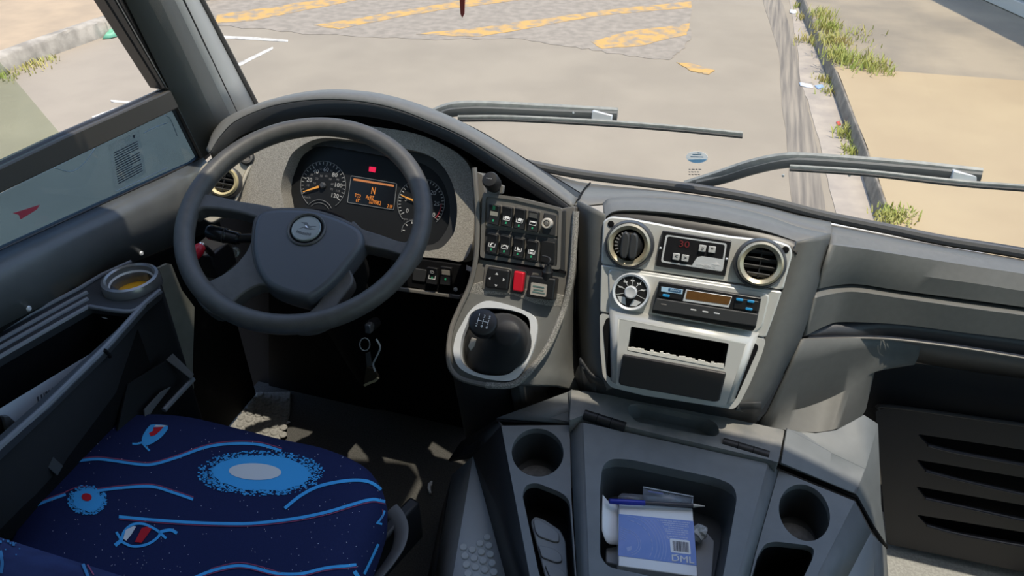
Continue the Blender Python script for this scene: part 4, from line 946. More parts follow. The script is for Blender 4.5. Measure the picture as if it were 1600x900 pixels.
# mirror adjuster pad
mj = thing('mirror_adjuster', 'square black four-way mirror adjuster pad left of the red switch', 'switch pad', SP.px(777, 445, .003))
pad = [(761, 416), (797, 422), (793, 455), (757, 450)]
plate('frame', rnd([(758, 413), (800, 420), (796, 459), (753, 452)], 3), SP, .004, .006, GR, mj, .001)
plate('pad', rnd(pad, 5), SP, .012, .012, BLK, mj, .004, seg=3)
for (x, y), rot in (((776, 428), 0), ((787, 437), 1), ((775, 446), 2), ((765, 435), 3)):
    p0 = SP.px(x, y, .0125); a_, b_ = [(SP.a, SP.b), (SP.b*-1, SP.a), (SP.a*-1, SP.b*-1), (SP.b, SP.a*-1)][rot]
    MB().ext([p0+a_*-.003-b_*.0015, p0+a_*.003-b_*.0015, p0+b_*.0025], SP.n, .0004).build('arrow_mark', WHITE, mj, smooth=False)
rs = thing('rocker_switch', 'bright red rocker switch beside the mirror adjuster', 'switch', SP.px(809, 440, .003))
plate('frame', rnd([(799, 420), (823, 424), (819, 461), (796, 457)], 3), SP, .004, .006, DGR, rs, .001)
plate('rocker', rnd([(803, 423), (819, 426), (816, 457), (800, 454)], 3), SP, .013, .012, RED, rs, .003, seg=3)
# charger box with plug
cb = thing('charger_socket', 'black box with pale label and plug beside the red switch', 'socket', SP.px(843, 460, .003))
plate('box', rnd([(827, 430), (868, 436), (864, 470), (821, 464)], 3), SP, .028, .028, BLK, cb, .003)
lb = plate('label', rnd([(830, 441), (855, 445), (853, 464), (828, 460)], 2), SP, .0287, .001, mat('pale_label', (.42, .38, .33), .6), cb, 0)
m = MB(); ua = (SP.px(868, 436)-SP.px(827, 430)).normalized()
for q, wd in ((448, .0105), (453, .0095), (457, .0115)):
    m.box(SP.px(841.5, q, .0292), ua, SP.n.cross(ua), SP.n, wd, .0011, .0002)
m.build('label_print', mat('label_print', (.12, .20, .18), .6), lb, smooth=False)
p0 = SP.px(855, 432, .02)
MB().lathe(p0, SP.b+SP.n*.3, [(.010, -.005), (.010, .010), (.007, .014), (.006, .022)], 18).build('plug', BLK, cb, angle=30)
MB().tube([p0+(SP.b+SP.n*.3)*.02, SP.px(857, 412, .03), SP.px(860, 406, .03), SP.px(856, 402, .022), SP.px(848, 400, .014)], .0016, 8, sub=5).build('cable', DGR, cb)

# gear lever
kc = PD.px(755, 504, .105); base = PD.px(785, 545, -.03)
gl_ = thing('gear_lever', 'black gear lever with ribbed gaiter and numbered round knob', 'gear lever', base)
R_ = ringpx(kc, PD, 23)
kd = (kc-base).normalized(); fd_ = (CAM-kc).normalized()*.55+V((0, -.1, .5)); fd_.normalize()
KPL = PL(kc, fd_)
kb_ = MB().lathe(kc-fd_*.02, fd_, [(R_*.55, -.02), (R_*.8, -.008), (R_*.98, .008), (R_, .016), (R_*.93, .023), (R_*.80, .025), (R_*.2, .026)], 36).build('knob', BLK, gl_, angle=30)
m = MB(); kf = KPL.w(kc, 0, 0, .0065)
for i, s_ in enumerate('135'): m.text(s_, kf+KPL.a*(-.009+.009*i)+KPL.b*.009, KPL.a, KPL.b, .008, .0002)
for i, s_ in enumerate('246'): m.text(s_, kf+KPL.a*(-.009+.009*i)-KPL.b*.009, KPL.a, KPL.b, .008, .0002)
for i in range(3): m.box(kf+KPL.a*(-.009+.009*i), KPL.b, KPL.a, KPL.n, .0045, .0005, .0003)
m.box(kf, KPL.a, KPL.b, KPL.n, .009, .0005, .0003); m.build('shift_pattern', WHITE, kb_, smooth=False)
MB().tube([kc-fd_*.03, (kc*.5+base*.5), base], .009, 12).build('stem', BLK, gl_)
GAIT = mat('gaiter_rubber', (.030, .030, .031), .6)
m = MB(); rings = 13; seg = 28; tops = PD.px(793, 520, .062); v = []; f = []
for k in range(rings*2+1):
    t_ = k/(rings*2); cc = PD.px(780, 545, -.025).lerp(tops, t_); rad = (.052*(1-t_)**.75+.020)*(1.0 if k % 2 else .955)
    for i in range(seg):
        a = 2*math.pi*i/seg; v.append(cc+PD.a*rad*math.cos(a)+PD.b*rad*.98*math.sin(a)+PD.n*0)
    if k:
        for i in range(seg): j = (i+1) % seg; f.append(((k-1)*seg+i, (k-1)*seg+j, k*seg+j, k*seg+i))
f.append(tuple(rings*2*seg+i for i in range(seg)))
m.raw(v, f).build('gaiter', GAIT, gl_, angle=60)
tg_ = PD.px(738, 537, .04)
tag(MB().ext([PD.px(x, y, .04) for x, y in ((737, 527), (744, 529), (741, 541), (735, 548), (731, 541))], PD.n, .004).build('lever_collar', mat('collar_beige', (.42, .38, .32), .5), gl_, .0008), 'beige lift collar')

# ================================================================== STEERING WHEEL
WC = V((-.7038, 1.0067, .7681)); WA, WB_ = .45729, .27602
WN = V((math.sin(WA)*math.sin(WB_), -math.sin(WA)*math.cos(WB_), math.cos(WA)))
WP = PL(WC, WN)
sw = thing('steering_wheel', 'large black four-spoke bus steering wheel with round badge', 'steering wheel', WC)
v = []; f = []; NS, NT = 96, 16; RM, RT_ = .2165, .0175
for i in range(NS):
    a = 2*math.pi*i/NS; rad = WP.a*math.cos(a)+WP.b*math.sin(a)
    for k in range(NT):
        b = 2*math.pi*k/NT; v.append(WC+rad*(RM+RT_*math.cos(b))+WN*(RT_*1.1*math.sin(b)))
for i in range(NS):
    for k in range(NT): f.append((i*NT+k, ((i+1) % NS)*NT+k, ((i+1) % NS)*NT+(k+1) % NT, i*NT+(k+1) % NT))
MB().raw(v, f).build('rim', LEATH, sw, angle=80)
def spoke(px, h=.004, d=.032, bev=.006):
    plate('spoke', cr(px, 3, True), WP, h, d, LEATH, sw, bev, seg=3, angle=60)
spoke([(293, 322), (311, 304), (330, 303), (372, 313), (404, 318), (430, 326), (415, 348), (396, 338), (360, 329), (318, 325), (302, 334)])
spoke([(550, 345), (566, 357), (594, 366), (632, 378), (652, 366), (658, 388), (646, 404), (630, 399), (604, 391), (566, 383), (540, 380)])
spoke([(398, 376), (384, 394), (366, 415), (345, 430), (318, 444), (306, 466), (330, 489), (352, 488), (366, 470), (384, 455), (405, 445), (425, 440)], .0, .03)
spoke([(530, 415), (546, 420), (552, 438), (541, 456), (527, 474), (522, 494), (490, 512), (456, 512), (470, 497), (492, 478), (508, 452), (516, 425)], .0, .03)
hub_px = cr([(394, 368), (398, 342), (414, 327), (468, 325), (506, 331), (543, 345), (564, 359), (566, 380), (541, 414), (516, 442), (486, 464), (470, 465), (440, 456), (416, 443), (401, 420), (394, 392)], 4, True)
hub = plate('airbag_cover', hub_px, WP, .020, .05, mat('hub_cover_plastic', (.066, .072, .082), .42, bump=.15, bscale=900), sw, .010, seg=4, angle=60)
under = [(480+(x-480)*1.03, 394+(y-394)*1.03) for x, y in hub_px]
plate('hub_base', under, WP, .004, .045, LEATH, sw, .006, angle=60)
ec = WP.px(479, 358.5, .0205)
eb_ = thing  # (badge parts below hang on the cover)
MB().lathe(ec, WN, [(.0345, 0), (.0345, .0015), (.0325, .003), (.0300, .0015), (.0295, 0)], 44, closed=True).build('badge_rim', LEATH, hub, angle=50)
MB().lathe(ec, WN, [(.0300, -.002), (.0300, .0006)], 40).build('badge_recess', MBLK, hub)
bdg = MB().lathe(ec, WN, [(.0262, 0), (.0262, .003), (.0245, .0045), (.0235, .0038), (.002, .0040)], 44).build('badge', mat('badge_metal', (.24, .26, .245), .35, .4), hub, angle=30)
ua = (WP.a*.98+WP.b*.0).normalized(); ub = WP.n.cross(ua); bc = ec+WN*.0042
LOGO = mat('badge_logo', (.10, .11, .11), .35, .3)
for pl_ in ([(-.014, .010), (-.003, .012), (.004, .006), (.016, .009), (.005, .002), (-.002, .0045), (-.008, .008)],
            [(-.001, .004), (.003, .0015), (.017, .003), (.008, -.001), (.001, -.002), (-.004, .0), (-.012, -.004), (-.006, .001)]):
    MB().ext([bc+ua*x+ub*y for x, y in pl_], WN, .0006).build('emblem', LOGO, bdg)
MB().ext([bc+ua*x+ub*y+WN*.0006 for x, y in ((-.004, .006), (0, .0045), (.004, .001), (-.001, .002))], WN, .0005).build('emblem', CHROME, bdg)
m = MB(); random.seed(11)
for i in range(9): m.box(bc+ua*(-.0125+.0031*i)+ub*(-.0115-.0006*abs(i-4)*-.6), ua, ub, WN, .0011, .0018 if i % 2 else .0023, .0003)
m.build('lettering', LOGO, bdg, smooth=False)
# column below the wheel
cl = thing('steering_column', 'black steering column shroud under the wheel', 'steering column', WC-WN*.7)
MB().lathe(WC-WN*.05, WN, [(.055, 0), (.075, -.03), (.08, -.16), (.065, -.20), (.05, -.78)], 28).build('shroud', MBLK, cl, angle=30)
MB().lathe(WC-WN*.03, WN, [(.04, 0), (.04, -.03)], 24).build('collar', BLK, cl)
# stalk
s0 = WP.px(372, 373, -.055); s1 = WP.px(318, 360, -.050)
stl = thing('indicator_stalk', 'black indicator stalk left of the steering column', 'stalk', s0)
sd = (s1-s0).normalized()
MB().tube([WC-WN*.075+WP.a*-.03, s0], .009, 12).build('arm', BLK, stl)
MB().lathe(s0, sd, [(.010, -.004), (.0125, 0), (.013, .02), (.0145, .022), (.0145, .055), (.012, .060)], 20).build('grip', SOFT, stl, angle=30)
MB().lathe(s0+sd*.024, sd, [(.0150, 0), (.0150, .003)], 20).build('ring_mark', DGR, stl)
# park-brake valve lever with a red knob
b0_ = P(330, 402, x=-.93); tp_ = P(307, 392, x=-.93); tp_ = P(309, 390, x=-.945)
pk = thing('park_brake_lever', 'small lever with bright red knob left of the steering column', 'lever', b0_)
dr = (P(303, 403, x=-.945)-P(314, 384, x=-.945)).normalized()
MB().lathe(P(309, 393, x=-.945), dr, [(.006, -.016), (.010, -.012), (.0115, 0), (.009, .014), (.004, .017)], 22).build('knob', RED, pk, angle=40)
MB().lathe(P(314, 384, x=-.945), dr, [(.005, -.006), (.0065, -.004), (.0065, .006), (.004, .008)], 16).build('neck', CHROME, pk)
MB().tube([P(314, 384, x=-.945), P(322, 388, x=-.95), P(334, 400, x=-.97)], .006, 10, sub=4).build('stem', BLK, pk)
MB().box(P(332, 402, x=-.99), (1, 0, 0), (0, 1, 0), (0, 0, 1), .03, .035, .03).build('valve_body', BLK, pk, .004)
# support bracket seen through the wheel
bk = thing('column_bracket', 'grey bracket plates behind the steering wheel left of the column', 'bracket', P(340, 430, y=1.18))
BP = PL(P(345, 410, y=1.18), nrm(25, 10))
plate('plate', [(316, 420), (330, 400), (348, 386), (352, 425), (340, 440), (320, 445)], BP, 0, .006, GR, bk, .002)
plate('plate', [(353, 386), (362, 384), (364, 400), (360, 425), (352, 428)], BP, .004, .006, PAINT, bk, .002)
MB().tube([BP.px(340, 408, .006), BP.px(352, 410, .006)], .0025, 8).build('bolt', SATIN, bk)
MB().lathe(BP.px(368, 394, .004), BP.n, [(.012, 0), (.012, .006), (.008, .008), (.007, .002)], 20).build('washer', SATIN, bk)
# ignition key with ring, chain and tag
kx = .0
ky = thing('key_bunch', 'bunch of keys hanging below the dash on a split ring with brown tag', 'keys', P(577, 603, y=1.06))
yk = 1.06
MB().lathe(P(577, 510, y=yk), nrm(20), [(.012, -.03), (.012, 0), (.008, .003)], 20).build('ignition_barrel', BLK, ky)
MB().box(P(577, 512, y=yk-.012), (1, 0, 0), (0, .2, 1), (0, -1, .2), .006, .010, .008).build('key_head', mat('key_dull_metal', (.25, .26, .27), .3, .7), ky, .002)
MB().tube([P(570+8*math.cos(a*.5236), 538+10*math.sin(a*.5236), y=yk-.012) for a in range(12)], .0012, 6, closed=True).build('ring', SATIN, ky)
MB().tube(Y((588, 530, yk-.012), (594, 543, yk-.014), (587, 560, yk-.015), (583, 569, yk-.015), (586, 580, yk-.015)), .002, 8, sub=4).build('hook', SATIN, ky)
MB().ext(Y((571, 552, yk-.012), (578, 550, yk-.012), (581, 572, yk-.012), (573, 573, yk-.012)), (0, -1, 0), .002).build('key', mat('key_dull_metal', (.25, .26, .27), .3, .7), ky, .0006)
tg2 = MB().ext(Y((572, 574, yk-.012), (584, 577, yk-.012), (592, 590, yk-.012), (571, 602, yk-.012), (569, 597, yk-.012)), (0, -1, 0), .006).build('tag', mat('brown_tag', (.05, .035, .02), .6), ky, .001)
MB().tube(Y((570, 602, yk-.013), (578, 598, yk-.013), (586, 595, yk-.013), (591, 590, yk-.013)), .003, 8).build('tag_edge', mat('tag_edge', (.50, .42, .26), .6), tg2)

# ================================================================== CENTRE CONSOLE
cs = thing('engine_cover_console', 'blue-grey moulded centre console with open tray, cup holders and side pockets', 'console', (.03, .75, 0))
def HZ(z): return PL((0, 0, z), (0, 0, 1))
ZC, ZS = .50, .478
HC, HS = HZ(ZC), HZ(ZS)
# fixed rear strip with finger recess
rec = rnd([(981, 645), (982, 633), (995, 630), (1105, 653), (1120, 662), (1125, 676), (1118, 682), (1098, 680), (995, 659)], 5)
plate('rear_strip', rnd([(893, 609), (920, 612), (1040, 632), (1226, 672), (1216, 723), (1204, 719), (1128, 701), (1040, 681), (978, 666), (910, 649), (890, 657)], 3), HZ(.508), 0, .05, CONSM, cs, .005, holes=[rec], angle=50)
cavity('finger_recess', rec, HZ(.508), -.001, .03, CONS, cs, .88)
def quadf(name, pts, m=CONS, parent=cs, solid=.006, bevel=0):
    return MB().raw([P(a, b, z=z) for a, b, z in pts], [tuple(range(len(pts)))]).build(name, m, parent, bevel, solid=solid, face_cam=True)
quadf('rear_left_slope', [(776, 653, .475), (812, 640, .475), (888, 612, .505), (891, 657, .490), (888, 661, .480)])
quadf('strip_end_facet', [(888, 612, .508), (894, 608, .508), (908, 649, .500), (891, 659, .488)])
MB().tube(Z((776, 657, .470), (830, 660, .470), (889, 662, .470), (909, 652, .488), (978, 668, .490), (1040, 683, .490), (1128, 703, .490), (1203, 721, .490), (1219, 729, .468), (1338, 777, .45), (1363, 824, .40), (1384, 855, .30)), .004, 6).build('lid_gap', MBLK, cs)
for a, b in (((913, 648), (977, 668)), ((1129, 692), (1201, 713))):
    h0, h1 = P(*a, z=.503), P(*b, z=.503)
    hg = MB().tube([h0, h1], .0095, 14).build('hinge', BLK, cs)
    for t_ in (.33, .66): MB().lathe(h0.lerp(h1, t_), h1-h0, [(.0099, -.0006), (.0099, .0006)], 14).build('hinge_joint', MBLK, hg)
# right-hand shoulder
E1 = dict(a=(1227, 673, .508), b=(1275, 677, .508), c=(1306, 672, .51), d=(1332, 658, .515), e=(1350, 648, .52), f=(1372, 662, .505), i=(1352, 733, .475), j=(1338, 773, .455), k=(1218, 725, .492), l=(1362, 815, .40), g=(1377, 787, .38), h=(1385, 850, .30))
ev = {k_: P(a, b, z=z) for k_, (a, b, z) in E1.items()}
ks = list(ev); ix = {k_: n for n, k_ in enumerate(ks)}
MB().raw([ev[k_] for k_ in ks], [tuple(ix[c_] for c_ in q) for q in ('aki', 'kji', 'abi', 'bci', 'cdi', 'dei', 'efi', 'fgi', 'gli', 'lji', 'ghl')]).build('right_shoulder', CONS, cs, .003, solid=.006, face_cam=True, angle=25)
# lid: left panel, centre block, right panel
cupL = ell(840, 707, 40.5, 37.5, 10); cupR = ell(1257, 801, 38, 46, -28)
pockL = rnd([(816, 772), (822, 757), (838, 754), (878, 770), (890, 782), (893, 820), (899, 900), (902, 935), (855, 935), (842, 895)], 8)
pockR = rnd([(1184, 868), (1196, 849), (1212, 846), (1262, 852), (1273, 858), (1270, 872), (1240, 935), (1168, 935)], 7)
plate('left_lid_panel', [(783, 665), (890, 664), (893, 780), (901, 900), (905, 960), (845, 960), (827, 897)], HS, 0, .012, CONS, cs, .003, holes=[cupL, pockL], angle=50)
plate('right_lid_panel', [(1217, 735), (1336, 783), (1280, 893), (1258, 960), (1158, 960), (1180, 867)], HS, 0, .012, CONS, cs, .003, holes=[cupR, pockR], angle=50)
tray = rnd([(937, 770), (941, 728), (955, 716), (985, 718), (1120, 747), (1145, 757), (1152, 776), (1130, 900), (1122, 925), (1040, 905), (950, 886), (937, 868)], 12)
plate('lid_centre', rnd([(911, 660), (1040, 689), (1200, 724), (1153, 900), (1138, 960), (926, 960), (920, 893)], 3), HC, 0, .02, CONS, cs, .005, holes=[tray], angle=50)
quadf('left_bevel', [(890, 664, ZS-.002), (911, 660, ZC-.001), (920, 893, ZC-.001), (926, 960, ZC-.001), (905, 960, ZS-.002), (901, 900, ZS-.002)], CONS)
quadf('right_bevel', [(1200, 724, ZC-.001), (1217, 735, ZS-.002), (1180, 867, ZS-.002), (1158, 960, ZS-.002), (1138, 960, ZC-.001), (1153, 900, ZC-.001)], CONS)
quadf('right_outer_bevel', [(1336, 783, ZS-.002), (1361, 832, .43), (1327, 897, .43), (1297, 960, .43), (1258, 960, ZS-.002), (1280, 893, ZS-.002)])
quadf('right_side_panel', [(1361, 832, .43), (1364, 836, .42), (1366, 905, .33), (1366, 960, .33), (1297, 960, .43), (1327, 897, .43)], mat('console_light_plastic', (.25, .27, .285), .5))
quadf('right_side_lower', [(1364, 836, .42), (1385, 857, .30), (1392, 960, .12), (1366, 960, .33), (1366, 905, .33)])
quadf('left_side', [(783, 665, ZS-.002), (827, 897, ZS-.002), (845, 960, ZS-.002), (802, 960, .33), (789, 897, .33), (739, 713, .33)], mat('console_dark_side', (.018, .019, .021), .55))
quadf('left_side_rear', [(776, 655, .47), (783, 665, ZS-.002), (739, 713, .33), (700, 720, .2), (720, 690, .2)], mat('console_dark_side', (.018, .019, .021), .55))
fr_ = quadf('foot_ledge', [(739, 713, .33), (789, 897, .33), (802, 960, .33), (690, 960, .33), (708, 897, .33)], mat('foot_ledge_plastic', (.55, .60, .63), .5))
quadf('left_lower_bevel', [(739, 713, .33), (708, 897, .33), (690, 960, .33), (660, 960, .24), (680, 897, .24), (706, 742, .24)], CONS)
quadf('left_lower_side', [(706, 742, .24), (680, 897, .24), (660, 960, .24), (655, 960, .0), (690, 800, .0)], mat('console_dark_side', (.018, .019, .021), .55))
MB().ext([V((-.30, .42, .30)), V((.38, .42, .30)), V((.36, .93, .30)), V((-.22, .93, .30))], (0, 0, 1), .3).build('inner_body', MBLK, cs)
stud = None; HF = HZ(.3305)
for rw_ in range(9):
    for cl_ in range(8):
        p = P(748, 840, z=.3305)+V((-.060+.0165*cl_+(.008 if rw_ % 2 else 0), .02-.0155*rw_, 0))
        d_ = p-CAM; zc = d_.dot(FW); qx, qy = 800+FPX*d_.dot(RT)/zc, 450-FPX*d_.dot(UP)/zc
        lx = 739+(708-739)*(qy-713)/184; rx_ = 739+(789-739)*(qy-713)/184
        if not (lx+8 < qx < rx_-6 and qy > 838+abs(qx-758)*.35): continue
        if stud is None:
            stud = MB().lathe(p, (0, 0, 1), [(.0070, 0), (.0070, .0010), (.0058, .0022), (.001, .0022)], 14).build('grip_stud', mat('foot_ledge_plastic', (.55, .60, .63), .5), fr_)
        else:
            o = stud.copy(); link(o, V((p.x, p.y, WL[stud].z)), fr_)
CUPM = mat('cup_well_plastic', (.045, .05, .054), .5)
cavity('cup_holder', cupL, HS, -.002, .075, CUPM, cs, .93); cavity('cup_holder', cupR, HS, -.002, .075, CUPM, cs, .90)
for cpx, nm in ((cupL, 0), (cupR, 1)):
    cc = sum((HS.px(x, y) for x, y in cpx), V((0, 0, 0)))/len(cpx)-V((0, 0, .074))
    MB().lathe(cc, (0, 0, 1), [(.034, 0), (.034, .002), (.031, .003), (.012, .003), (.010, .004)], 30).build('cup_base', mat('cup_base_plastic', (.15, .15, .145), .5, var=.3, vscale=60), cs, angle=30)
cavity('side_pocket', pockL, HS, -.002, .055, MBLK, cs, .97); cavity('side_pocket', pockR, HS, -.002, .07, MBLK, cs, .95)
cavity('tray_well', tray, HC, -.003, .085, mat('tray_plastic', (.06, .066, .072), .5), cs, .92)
# rubber liner with square pads in the left pocket
HL = HZ(ZS-.050)
ln = plate('pocket_liner', rnd([(829, 815), (835, 806), (850, 811), (876, 828), (884, 845), (890, 940), (862, 940)], 5), HL, .004, .005, mat('liner_rubber', (.26, .29, .31), .5), cs, .002)
for q in ([(833, 812), (841, 810), (868, 827), (874, 834), (874, 846), (868, 847), (842, 838), (836, 830)], [(841, 851), (866, 857), (877, 866), (879, 877), (870, 879), (846, 870)], [(851, 882), (876, 888), (884, 896), (888, 912), (860, 904)]):
    plate('liner_pad', rnd(q, 4), HL, .007, .004, mat('liner_rubber', (.26, .29, .31), .5), ln, .0015)

# ------------------------------------------------------------------ things in the tray
TZ = ZC-.085
bx = [(967, 785), (1082, 794), (1090, 901), (966, 884)]
HB = HZ(TZ+.046)
box = thing('carton_box', 'small white and blue cardboard box with barcode lying in the console tray', 'box', HB.px(1030, 850)-V((0, 0, .042)))
plate('carton', bx, HB, 0, .042, PAPER, box, .0015)
def bxy(u, v_): a = V(bx[0]).lerp(V(bx[1]), u); b = V(bx[3]).lerp(V(bx[2]), u); return a.lerp(b, v_)
BB = mat('print_blue', (.17, .28, .62), .55, c2=(.25, .33, .68), vscale=12)
def bpoly(uv, h=.0006): return [HB.px(*bxy(u, v_), h) for u, v_ in uv]
MB().ext(bpoly([(0, .18), (1, .19), (1, .84), (0, .84)]), (0, 0, 1), .0005).build('blue_print', BB, box, smooth=False)
rings = mat('print_light_blue', (.36, .44, .72), .6)
m = MB(); cu_, cv_ = .10, .62
for r_ in (.16, .19, .34, .40, .44, .48, .52, .57):
    pr = None; a = -88
    while a <= 70:
        u, v_ = cu_+r_*math.cos(math.radians(a))*1.0, cv_+r_*math.sin(math.radians(a))*1.05
        ok = .01 < u < .66 and .195 < v_ < .83
        if ok and pr:
            w_ = .0035 if r_ not in (.34, .57) else (.006 if int(a/8) % 2 else .0015)
            dx, dy = math.cos(math.radians(a))*w_, math.sin(math.radians(a))*w_
            m.ext(bpoly([(pr[0]-dx, pr[1]-dy), (pr[0]+dx, pr[1]+dy), (u+dx, v_+dy), (u-dx, v_-dy)], .0009), (0, 0, 1), .0002)
        pr = (u, v_) if ok else None; a += 4
for i in range(6): m.ext(bpoly([(.02, .38+.035*i), (.12-.005*i, .42+.035*i), (.12-.005*i, .427+.035*i), (.02, .388+.035*i)], .0009), (0, 0, 1), .0002)
m.ext(bpoly([(.10, .70), (.17, .66), (.17, .72), (.12, .76)], .0009), (0, 0, 1), .0002)
m.build('ring_print', rings, box, smooth=False)
m = MB(); random.seed(5)
for i, (a, b) in enumerate(((.55, .95), (.58, .93), (.60, .93), (.66, .86), (.62, .92), (.62, .92), (.64, .88), (.62, .91), (.63, .90))):
    u = a; v_ = .215+.031*i+.012*(i > 6)
    while u < b:
        e = min(b, u+random.uniform(.02, .06)); m.ext(bpoly([(u, v_), (e, v_+.001), (e, v_+.012), (u, v_+.011)], .0009), (0, 0, 1), .0002); u = e+.008
m.build('small_print', mat('print_pale', (.55, .60, .78), .6), box, smooth=False)
lb = MB().ext([HB.px(*q, .0010) for q in rnd([tuple(bxy(u, v_)) for u, v_ in ((.67, .485), (.93, .485), (.935, .685), (.675, .685))], 2)], (0, 0, 1), .0004).build('barcode_label', PAPER, box, smooth=False)
m = MB(); u = .705
while u < .905:
    w_ = random.choice((.004, .006, .010)); m.ext(bpoly([(u, .51), (u+w_, .51), (u+w_, .66), (u, .66)], .0013), (0, 0, 1), .0002); u += w_+random.choice((.005, .008))
m.build('barcode_bars', mat('barcode_ink', (.03, .03, .05), .6), lb, smooth=False)
ba = (HB.px(*bxy(1, .75))-HB.px(*bxy(0, .75))).normalized(); bb = V((0, 0, 1)).cross(ba)
MB().text('DML', HB.px(*bxy(.82, .775), .0010), ba, bb, .0160, .0003, 1.05).text('DML', HB.px(*bxy(.82, .775), .0011)+ba*.0006+bb*.0003, ba, bb, .0160, .0003, 1.05).build('lettering', WHITE, box, smooth=False)
m = MB()
for i in range(3): m.ext(bpoly([(.70+.004*i, .722+.008*i), (.77-.02*i, .702+.008*i), (.78-.02*i, .706+.008*i), (.71+.004*i, .726+.008*i)], .001), (0, 0, 1), .0002)
m.build('lettering', WHITE, box, smooth=False)
# pen on the box
pe0, pe1 = P(951, 783, z=TZ+.056), P(1101, 791, z=TZ+.054); pd_ = (pe1-pe0).normalized(); PLn = (pe1-pe0).length
pen = thing('ballpoint_pen', 'ballpoint pen with dark blue cap lying across the top of the box', 'pen', pe0)
MB().lathe(pe0, pd_, [(.0025, 0), (.0042, .002), (.0045, .03), (.0042, PLn*.38)], 14).build('cap', mat('pen_blue', (.015, .03, .35), .3), pen, angle=30)
MB().lathe(pe0, pd_, [(.0036, PLn*.38), (.0036, PLn*.88)], 12).build('barrel', mat('pen_barrel', (.05, .05, .06), .2), pen)
MB().lathe(pe0, pd_, [(.0036, PLn*.88), (.0022, PLn*.94), (.0008, PLn)], 12).build('tip', mat('pen_tip', (.50, .46, .40), .3, .3), pen)
# translucent packet under the pen
pk_ = thing('plastic_packet', 'clear plastic packet lying behind the pen in the tray', 'packet', P(1045, 790, z=TZ+.03))
MB().raw([P(1005, 761, z=TZ+.055), P(1083, 776, z=TZ+.055), P(1084, 792, z=TZ+.049), P(1004, 788, z=TZ+.049)], [(0, 1, 2, 3)]).build('sleeve', glass('clear_plastic', (.62, .66, .72), .06, .28, (.6, .65, .72)), pk_, solid=.0015, face_cam=True)
MB().tube([P(1005, 761, z=TZ+.056), P(1083, 776, z=TZ+.056), P(1081, 788, z=TZ+.051)], .0011, 6).build('seam', mat('plastic_edge', (.50, .53, .58), .3), pk_)
MB().ext([P(x, y, z=TZ+.057) for x, y in ((1013, 766.5), (1036, 770.5), (1036, 772.5), (1013, 768.5))], (0, 0, 1), .0004).build('print', mat('packet_print', (.12, .14, .30), .6), pk_, smooth=False)
MB().raw([P(x, y, z=z) for x, y, z in ((966, 775, TZ+.052), (972, 770.5, TZ+.055), (1004, 773, TZ+.055), (1004, 786, TZ+.049), (967, 784, TZ+.049))], [(0, 1, 2, 3, 4)]).build('flap', glass('smoky_plastic', (.42, .42, .45), .06, .22, (.5, .5, .55)), pk_, solid=.001, face_cam=True)
# loose papers
pp = loft('paper_sheet', [[P(942, 773, z=TZ+.055), P(952, 784, z=TZ+.045), P(966, 789, z=TZ+.038)], [P(941, 800, z=TZ+.05), P(952, 810, z=TZ+.04), P(966, 815, z=TZ+.034)], [P(941, 829, z=TZ+.045), P(949, 848, z=TZ+.036), P(967, 851, z=TZ+.03)]], PAPER, nu=4, thick=.0008, smooth_v=True, nv=3)
tag(pp, 'curled white paper sheet wedged between the box and the tray side', 'paper')
GP_ = mat('paper_and_lit_tone', (.40, .42, .44), .7)
tag(MB().ext([P(x, y, z=TZ+.02) for x, y in ((947, 856), (967, 853), (968, 884), (947, 878))], (0, 0, 1), .012).build('grey_tray_sheet', GP_, bevel=.002), 'grey folded paper under the curled white sheet', 'paper')
tag(MB().ext([P(x, y, z=TZ+.006) for x, y in ((1086, 842), (1104, 832), (1116, 845), (1112, 905), (1090, 905))], (0, 0, 1), .004).build('grey_tray_sheet', GP_, bevel=.001), 'flat pale sheet painting the lit patch of tray floor under the wrapper', 'paper')  # pale sheet stands in for light falling on the tray floor
m = MB(); random.seed(21); cc = P(1093, 832, z=TZ+.026); nv_, nu_ = 7, 10; v = []; f = []
for i in range(nv_+1):
    for k in range(nu_):
        th = math.pi*i/nv_; ph = 2*math.pi*k/nu_; r_ = random.uniform(.75, 1.15)
        v.append(cc+V((.013*math.sin(th)*math.cos(ph)*r_, .016*math.sin(th)*math.sin(ph)*r_, .012*math.cos(th)*r_)))
for i in range(nv_):
    for k in range(nu_): f.append((i*nu_+k, i*nu_+(k+1) % nu_, (i+1)*nu_+(k+1) % nu_, (i+1)*nu_+k))
tag(m.raw(v, f).build('crumpled_wrapper', mat('wrapper_pale', (.48, .52, .52), .3), smooth=False), 'crumpled pale wrapper beside the box in the tray', 'wrapper')

# ================================================================== DRIVER'S SIDE CONSOLE
sd_ = thing('side_console', 'black side console with long open tray along the driver window', 'side console', (-1.0, .7, 0))
HK = HZ(.66); SC = mat('side_console_plastic', (.035, .038, .043), .45, bump=.15)
SCR = mat('side_rail_plastic', (.16, .175, .20), .40)
tr = rnd([(-120, 640), (0, 562), (141, 481), (203, 488), (209, 492), (149, 545), (60, 627), (0, 680), (-120, 790)], 3)
top_px = rnd([(-120, 590), (0, 518), (120, 455), (160, 431), (205, 411), (236, 417), (249, 432), (251, 458), (226, 479), (165, 547), (70, 640), (0, 705), (-120, 815)], 4)
plate('top_frame', top_px, HK, 0, .012, SC, sd_, .003, holes=[tr, ell(205, 439, 32, 15, -6)], angle=50)
for off, mm, r_ in ((0, SCR, .0045), (12, SCR, .0045), (26, SCR, .0045)):
    MB().tube([HK.px(-120, 606+off, .001), HK.px(0, 532+off, .001), HK.px(90, 482+off*.95, .001), HK.px(136+off*.1, 457+off*.85, .001)], r_, 8).build('rail_rib', mm, sd_)
MB().tube([HK.px(x, y, .0) for x, y in ((-120, 808), (0, 698), (70, 636), (165, 543), (225, 476), (250, 455))], .0055, 8).build('outer_rim', SCR, sd_)
